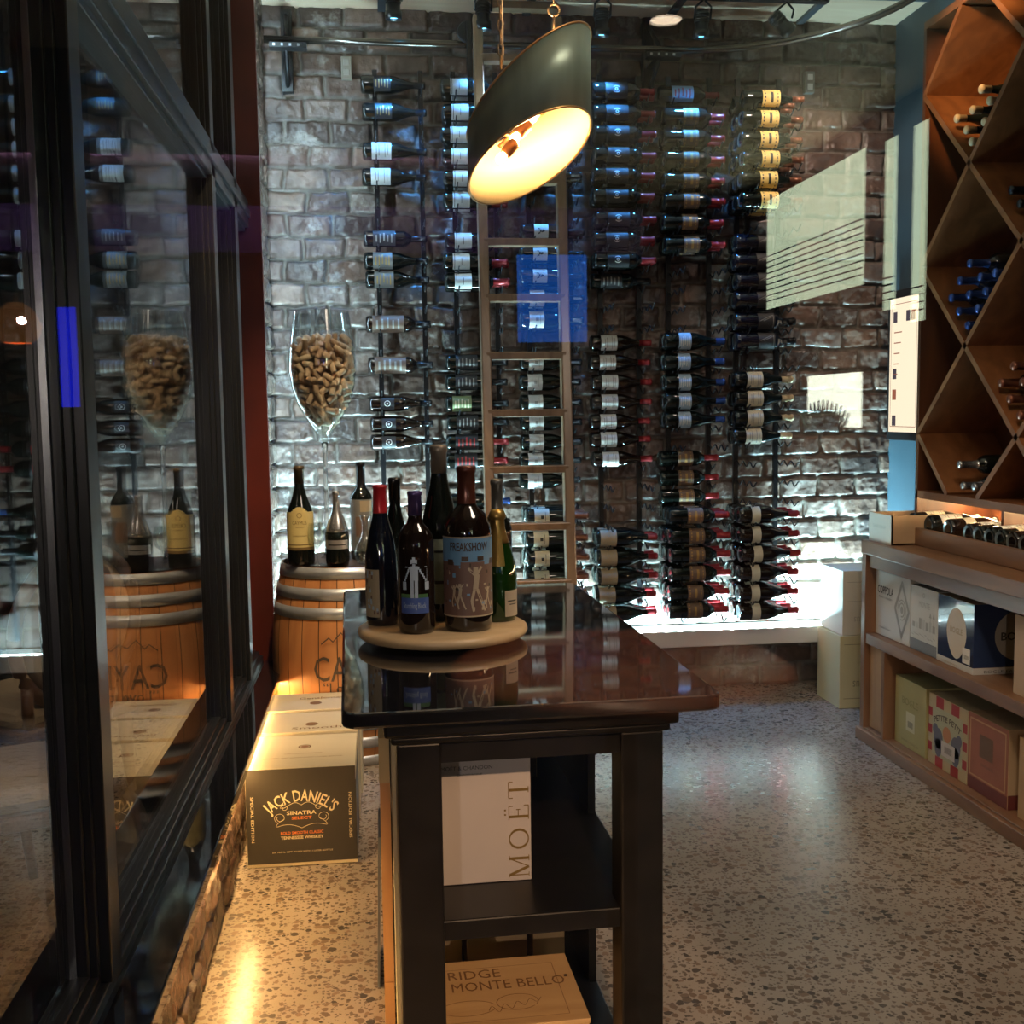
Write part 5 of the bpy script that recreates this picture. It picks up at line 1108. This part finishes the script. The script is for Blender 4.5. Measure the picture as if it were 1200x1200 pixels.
for nm, zf in (('lower_rim', zb_), ('upper_rim', zt_)):
    m = MB(); m.tube([(pr_ * math.cos(2 * PI * k / 48), pr_ * math.sin(2 * PI * k / 48), zf(2 * PI * k / 48) - 2.06) for k in range(49)], .0028, 6); m.build(nm, RIM, lp_)
OR = mat('copper_fitting', (.55, .2, .06), .35, .5); m = MB()
def LP(px, py, y=2.6): p = onY(px, py, y); return Vector((p.x - pc.x, y - pc.y, p.z - 2.06))
bulbs = [(591, 181), (607, 158), (628, 134)]
for i, (px, py) in enumerate(bulbs):
    p = LP(px, py, 2.57 + .015 * i); d_ = Vector((-.5, -.1, -.55)).normalized()
    m = MB(); q = d_.to_track_quat('Z', 'Y').to_matrix().to_4x4(); m.M = Matrix.Translation(p) @ q; m.lathe([(.011, -.04), (.014, -.035), (.014, -.006), (.010, 0)], 14); m.build('socket', OR, lp_)
    m = MB(); m.M = Matrix.Translation(p) @ q; m.lathe([(.007, 0), (.0095, .006), (.0105, .012), (.009, .020), (.0045, .024), (0, .025)], 14); m.build('bulb', emis('warm_bulb', (1.0, .7, .36), 60), lp_)
a0_, b0_ = LP(585, 172, 2.6), LP(640, 118, 2.63)
MB().tube([a0_, b0_], .005, 8).tube([LP(598, 160, 2.6), Vector((-pr_ + .01, 0, .0))], .0035, 6).tube([LP(620, 140, 2.62), Vector((.02, pr_ - .01, .03))], .0035, 6).tube([b0_, Vector((pr_ * .75, pr_ * .6, .08))], .0035, 6).build('lamp_arm', OR, lp_)
l = bpy.data.lights.new('lamp_light', 'POINT'); l.energy = 7; l.color = (1, .62, .28); l.shadow_soft_size = .03; lo = bpy.data.objects.new('lamp_light', l); COL.objects.link(lo); lo.parent = lp_; lo.location = (0, 0, -.03)
l = bpy.data.lights.new('lamp_uplight', 'SPOT'); l.energy = 25; l.color = (1, .68, .4); l.spot_size = 2.6; l.spot_blend = .8; l.shadow_soft_size = .04; lo = bpy.data.objects.new('lamp_uplight', l); COL.objects.link(lo); lo.parent = lp_; lo.location = (.03, -.03, .08); lo.rotation_euler = (PI, 0, 0)
m = MB(); BR = mat('brass_chain', (.25, .16, .08), .4, .6)
tp = Vector((.06, -.06, zt_(-PI / 4) - 2.06 + .02)); 
tp = LP(649, 12, 2.6); m = MB(); m.tube([tp + Vector((.013 * math.cos(2 * PI * k / 18), 0, .013 * math.sin(2 * PI * k / 18))) for k in range(19)], .0025, 6)
m.tube([tp + Vector((0, 0, -.013)), tp + Vector((.0, 0, -.055))], .003, 6); m.build('hanging_ring', BR, lp_)
def chain(p0, z1, nm='chain'):
    m = MB(); k = 0; z = p0.z
    while z < z1:
        ax = (1, 0) if k % 2 else (.3, .95)
        m.tube([Vector((p0.x + ax[0] * .006 * math.cos(2 * PI * j / 10), p0.y + ax[1] * .006 * math.cos(2 * PI * j / 10), z + .016 * math.sin(2 * PI * j / 10))) for j in range(11)], .0016, 4); z += .026; k += 1
    m.build(nm, BR, lp_)
chain(tp + Vector((0, 0, .03)), 3.25 - 2.06); chain(LP(587, 72, 2.5), 3.25 - 2.06)
MB().tube([LP(587, 76, 2.5) + Vector((.004, 0, 0)), Vector((LP(587, 72, 2.5).x + .004, -.1, 3.25 - 2.06))], .002, 5).build('cable', mat('cream_cable', (.22, .17, .12), .6), lp_)

# ------------------------------------------------------------------ warm light under the sill
ws = empty('sill_light', (-.42, 2.5, .3), 0, 'warm light strip hidden under the inner edge of the stone sill', 'light')
MB().box((-.44, .55, .3195), (-.425, 4.7, .3275)).build('led_strip', emis('led_warm', (1.0, .58, .2), 125), ws, world=True)

# ------------------------------------------------------------------ neighbouring rooms: things seen through or mirrored in the glass
def chair(x, y, rz, lb):
    r_ = empty('dining_chair', (x, y, 0), rz, lb, 'chair', None)
    WD = wood('chair_walnut', (.07, .035, .02), (.12, .06, .035), .4, .8, 'Z', .2); FB = mat('beige_upholstery', (.36, .29, .2), .8, bump=.2, bscale=150)
    m = MB(); P = [(.23 * math.cos(2 * PI * k / 40), .24 + .03 * math.sin(2 * PI * k / 40), .74 + .25 * math.sin(2 * PI * k / 40)) for k in range(41)]; m.tube(P, .022, 8).tube([(-.18, .22, .45), (-.19, .235, .58)], .018, 6).tube([(.18, .22, .45), (.19, .235, .58)], .018, 6); m.build('back_frame', WD, r_)
    m = MB(); m.M = Matrix.Translation((0, .24, .74)) @ Matrix.Rotation(PI / 2 - .12, 4, 'X') @ Matrix.Diagonal((1, 1.09, 1, 1)); m.lathe([(0, -.02), (.18, -.02), (.21, 0), (.18, .02), (0, .02)], 32); m.build('backrest', FB, r_)
    m = MB().box((-.23, -.23, .41), (.23, .24, .45)); m.build('seat_frame', WD, r_, bevel=.01); m = MB().box((-.225, -.225, .45), (.225, .22, .51)); m.build('seat', FB, r_, bevel=.03)
    for sx_, sy_ in ((-1, -1), (1, -1), (-1, 1), (1, 1)): MB().tube([(sx_ * .2, sy_ * .2, .42), (sx_ * .21, sy_ * .21, .2), (sx_ * (.2 if sy_ < 0 else .22), sy_ * (.2 if sy_ < 0 else .26), 0)], .02, 8, rs=[.026, .02, .013]).build('leg', WD, r_)
    return r_
chair(-.98, 2.9, -1.2, 'walnut dining chair with oval beige back, nearer one beyond the side window')
chair(-1.15, 3.75, -2.2, 'walnut dining chair with oval back, farther one beyond the side window')
def vir(px, py, Yv): p = onY(px, py, Yv); return Vector((p.x, .912 - Yv, p.z))
p = vir(647, 350, 8.5); tv = empty('television', (p.x, p.y, p.z), 0, 'blue glowing television screen of the dining room, mirrored in the glass', 'television')
MB().box((-.3, -.05, -.36), (.3, 0, .36)).build('casing', BLK, tv, bevel=.01); MB().box((-.27, -.001, -.33), (.27, .003, .33)).build('screen', emis('tv_blue', (.02, .16, .75), 3.4), tv)
MB().box((-.04, -.3, .2), (.04, -.05, .26)).tube([(0, -.2, .26), (0, -.2, 3.25 - p.z)], .02, 8).build('mount', BLK, tv)
PUR = mat('plum_paint', (.16, .10, .2), .6); b0 = vir(0, 225, 9.0); 
MB().box((-4.05, b0.y - .2, 2.66), (2.2, b0.y, 3.02)).build('ceiling_beam', PUR); tag(bpy.data.objects['ceiling_beam'], 'plum coloured ceiling beam of the dining room, mirrored in the glass', 'beam')
l = bpy.data.lights.new('beam_light', 'AREA'); l.energy = 22; l.color = (.62, .4, 1.0); l.shape = 'RECTANGLE'; l.size = 5; l.size_y = .1; lo = bpy.data.objects.new('beam_light', l); COL.objects.link(lo); lo.location = (-1, b0.y + .7, 3.2); lo.rotation_euler = (math.radians(-60), 0, 0)
p = vir(78, 440, 6.0); nb = empty('neon_column', (p.x, p.y, 0), 0, 'dark column with vivid blue lit panel in the dining room, mirrored in the glass', 'column light')
MB().box((-.12, -.2, 0), (.12, 0, 3.25)).build('column', BLK, nb); MB().box((-.03, 0, 1.45), (.06, .004, 1.96)).build('lit_panel', emis('neon_blue', (.01, .02, 1.0), 5), nb)
p = vir(20, 380, 5.0); ap = empty('glass_pendant', (p.x, p.y, p.z), 0, 'amber ribbed glass pendant light, mirrored at the left edge', 'lamp')
MB().lathe([(.03, .09), (.07, .06), (.1, 0), (.09, -.05), (.06, -.08)], 24, cap=False).build('glass_shade', mat('amber_glass', (.9, .35, .08), .1, emit=(1, .4, .1), es=.5), ap); MB().lathe([(0, -.02), (.02, 0), (.025, .02), (.015, .05), (0, .055)], 14).build('bulb', emis('amber_bulb', (1, .75, .4), 40), ap); MB().tube([(0, 0, .09), (0, 0, 3.25 - p.z)], .004, 6).build('cord', BLK, ap)
for i, (px, py, lb) in enumerate(((780, 22, 'nearest, above the entrance'), (255, 250, 'far left'), (597, 255, 'far middle'))):
    q = onZ(px, py, 3.25); r_ = empty('recessed_downlight', (q.x, .912 - q.y, 3.245), 0, 'round recessed dining room downlight mirrored in the glass, %s' % lb, 'downlight')
    MB().lathe([(.075, -.004), (.095, -.004), (.095, .004), (.075, .004)], 24, cap=False).build('trim_ring', PAPER, r_); MB().lathe([(.075, -.001), (0, -.001)], 24, cap=False).build('lens', emis('downlight_glow', (1, .78, .55), 14 if i == 0 else 30), r_)
bt = empty('bistro_table', (.50, -1.35, 0), 0, 'round reddish wooden table of the dining room, mirrored over the black table', 'table')
RT = wood('red_table_wood', (.32, .09, .05), (.42, .15, .08), .35, .7, 'X', .3)
MB().lathe([(0, .82), (.34, .82), (.36, .84), (.36, .86), (.34, .872), (0, .872)], 48).build('table_top', RT, bt); MB().lathe([(.25, 0), (.25, .02), (.05, .05), (.035, .1), (.035, .75), (.08, .82)], 24).build('pedestal', BLK, bt)
l = bpy.data.lights.new('table_light', 'SPOT'); l.energy = 420; l.color = (1, .72, .45); l.spot_size = .36; l.spot_blend = .2; l.shadow_soft_size = .05; lo = bpy.data.objects.new('table_light', l); COL.objects.link(lo); lo.location = (.5, -1.35, 3.2)

# ------------------------------------------------------------------ lights of the rooms and an added fill
def spot(name, loc, tgt, e, col, size=1.2, blend=.6, soft=.05):
    l = bpy.data.lights.new(name, 'SPOT'); l.energy = e; l.color = col; l.spot_size = size; l.spot_blend = blend; l.shadow_soft_size = soft
    o = bpy.data.objects.new(name, l); COL.objects.link(o); o.location = loc; o.rotation_euler = (Vector(tgt) - Vector(loc)).to_track_quat('-Z', 'Y').to_euler(); return o
spot('lattice_spot', (1.55, 3.35, 3.1), (2.3, 4.08, 2.72), 120, (1, .58, .25), .5, .5)
spot('wall_wash', (1.85, 4.45, 3.1), (2.2, 5.3, 2.2), 42, (1, .8, .66), 1.5, .9, .05)
spot('wall_wash_left', (-.1, 4.3, 3.1), (-.1, 5.3, 2.2), 5, (.9, .95, 1), 1.5, .9, .05)
spot('cabinet_spot', (.9, 2.2, 3.15), (2.05, 3.6, .3), 75, (1, .74, .5), .8, .8)
spot('room_spot', (1.2, 1.6, 3.15), (1.3, 3.2, 0), 150, (1, .82, .64), 1.9, .9, .35)
spot('front_spot', (.36, -1.2, 2.36), (.27, 2.1, .2), 470, (1, .6, .32), .3, .5, .03)
spot('carton_fill_spot', (-1.45, -3.95, 1.80), (.2, 2.0, .5), 210, (1, .84, .7), .5, .6, .014)  # added fill brightening the champagne carton, set beside the amber pendant
spot('corner_spot', (.9, 4.7, 3.1), (-.47, 5.05, 1.5), 36, (.6, .85, 1), .9, .8, .05)
spot('barrel_spot', (.05, 3.2, 3.15), (-.22, 4.3, .7), 260, (1, .72, .42), .9, .8, .06)
spot('neighbour_spot', (-1.2, 2.2, 3.1), (-1.0, 3.1, .4), 60, (1, .8, .6), 1.1, .8, .1)
W = bpy.data.worlds.new('world'); S.world = W; W.use_nodes = True; W.node_tree.nodes['Background'].inputs[0].default_value = (.35, .42, .55, 1); W.node_tree.nodes['Background'].inputs[1].default_value = .12
S.view_settings.view_transform = 'Standard'; S.view_settings.look = 'None'; S.view_settings.gamma = 1; S.view_settings.use_curve_mapping = False
S.view_settings.exposure = 0.0
S.cycles.max_bounces = 10; S.cycles.transparent_max_bounces = 24; S.cycles.glossy_bounces = 5; S.cycles.diffuse_bounces = 3
S.cycles.sample_clamp_indirect = 6; S.cycles.caustics_reflective = False; S.cycles.caustics_refractive = False
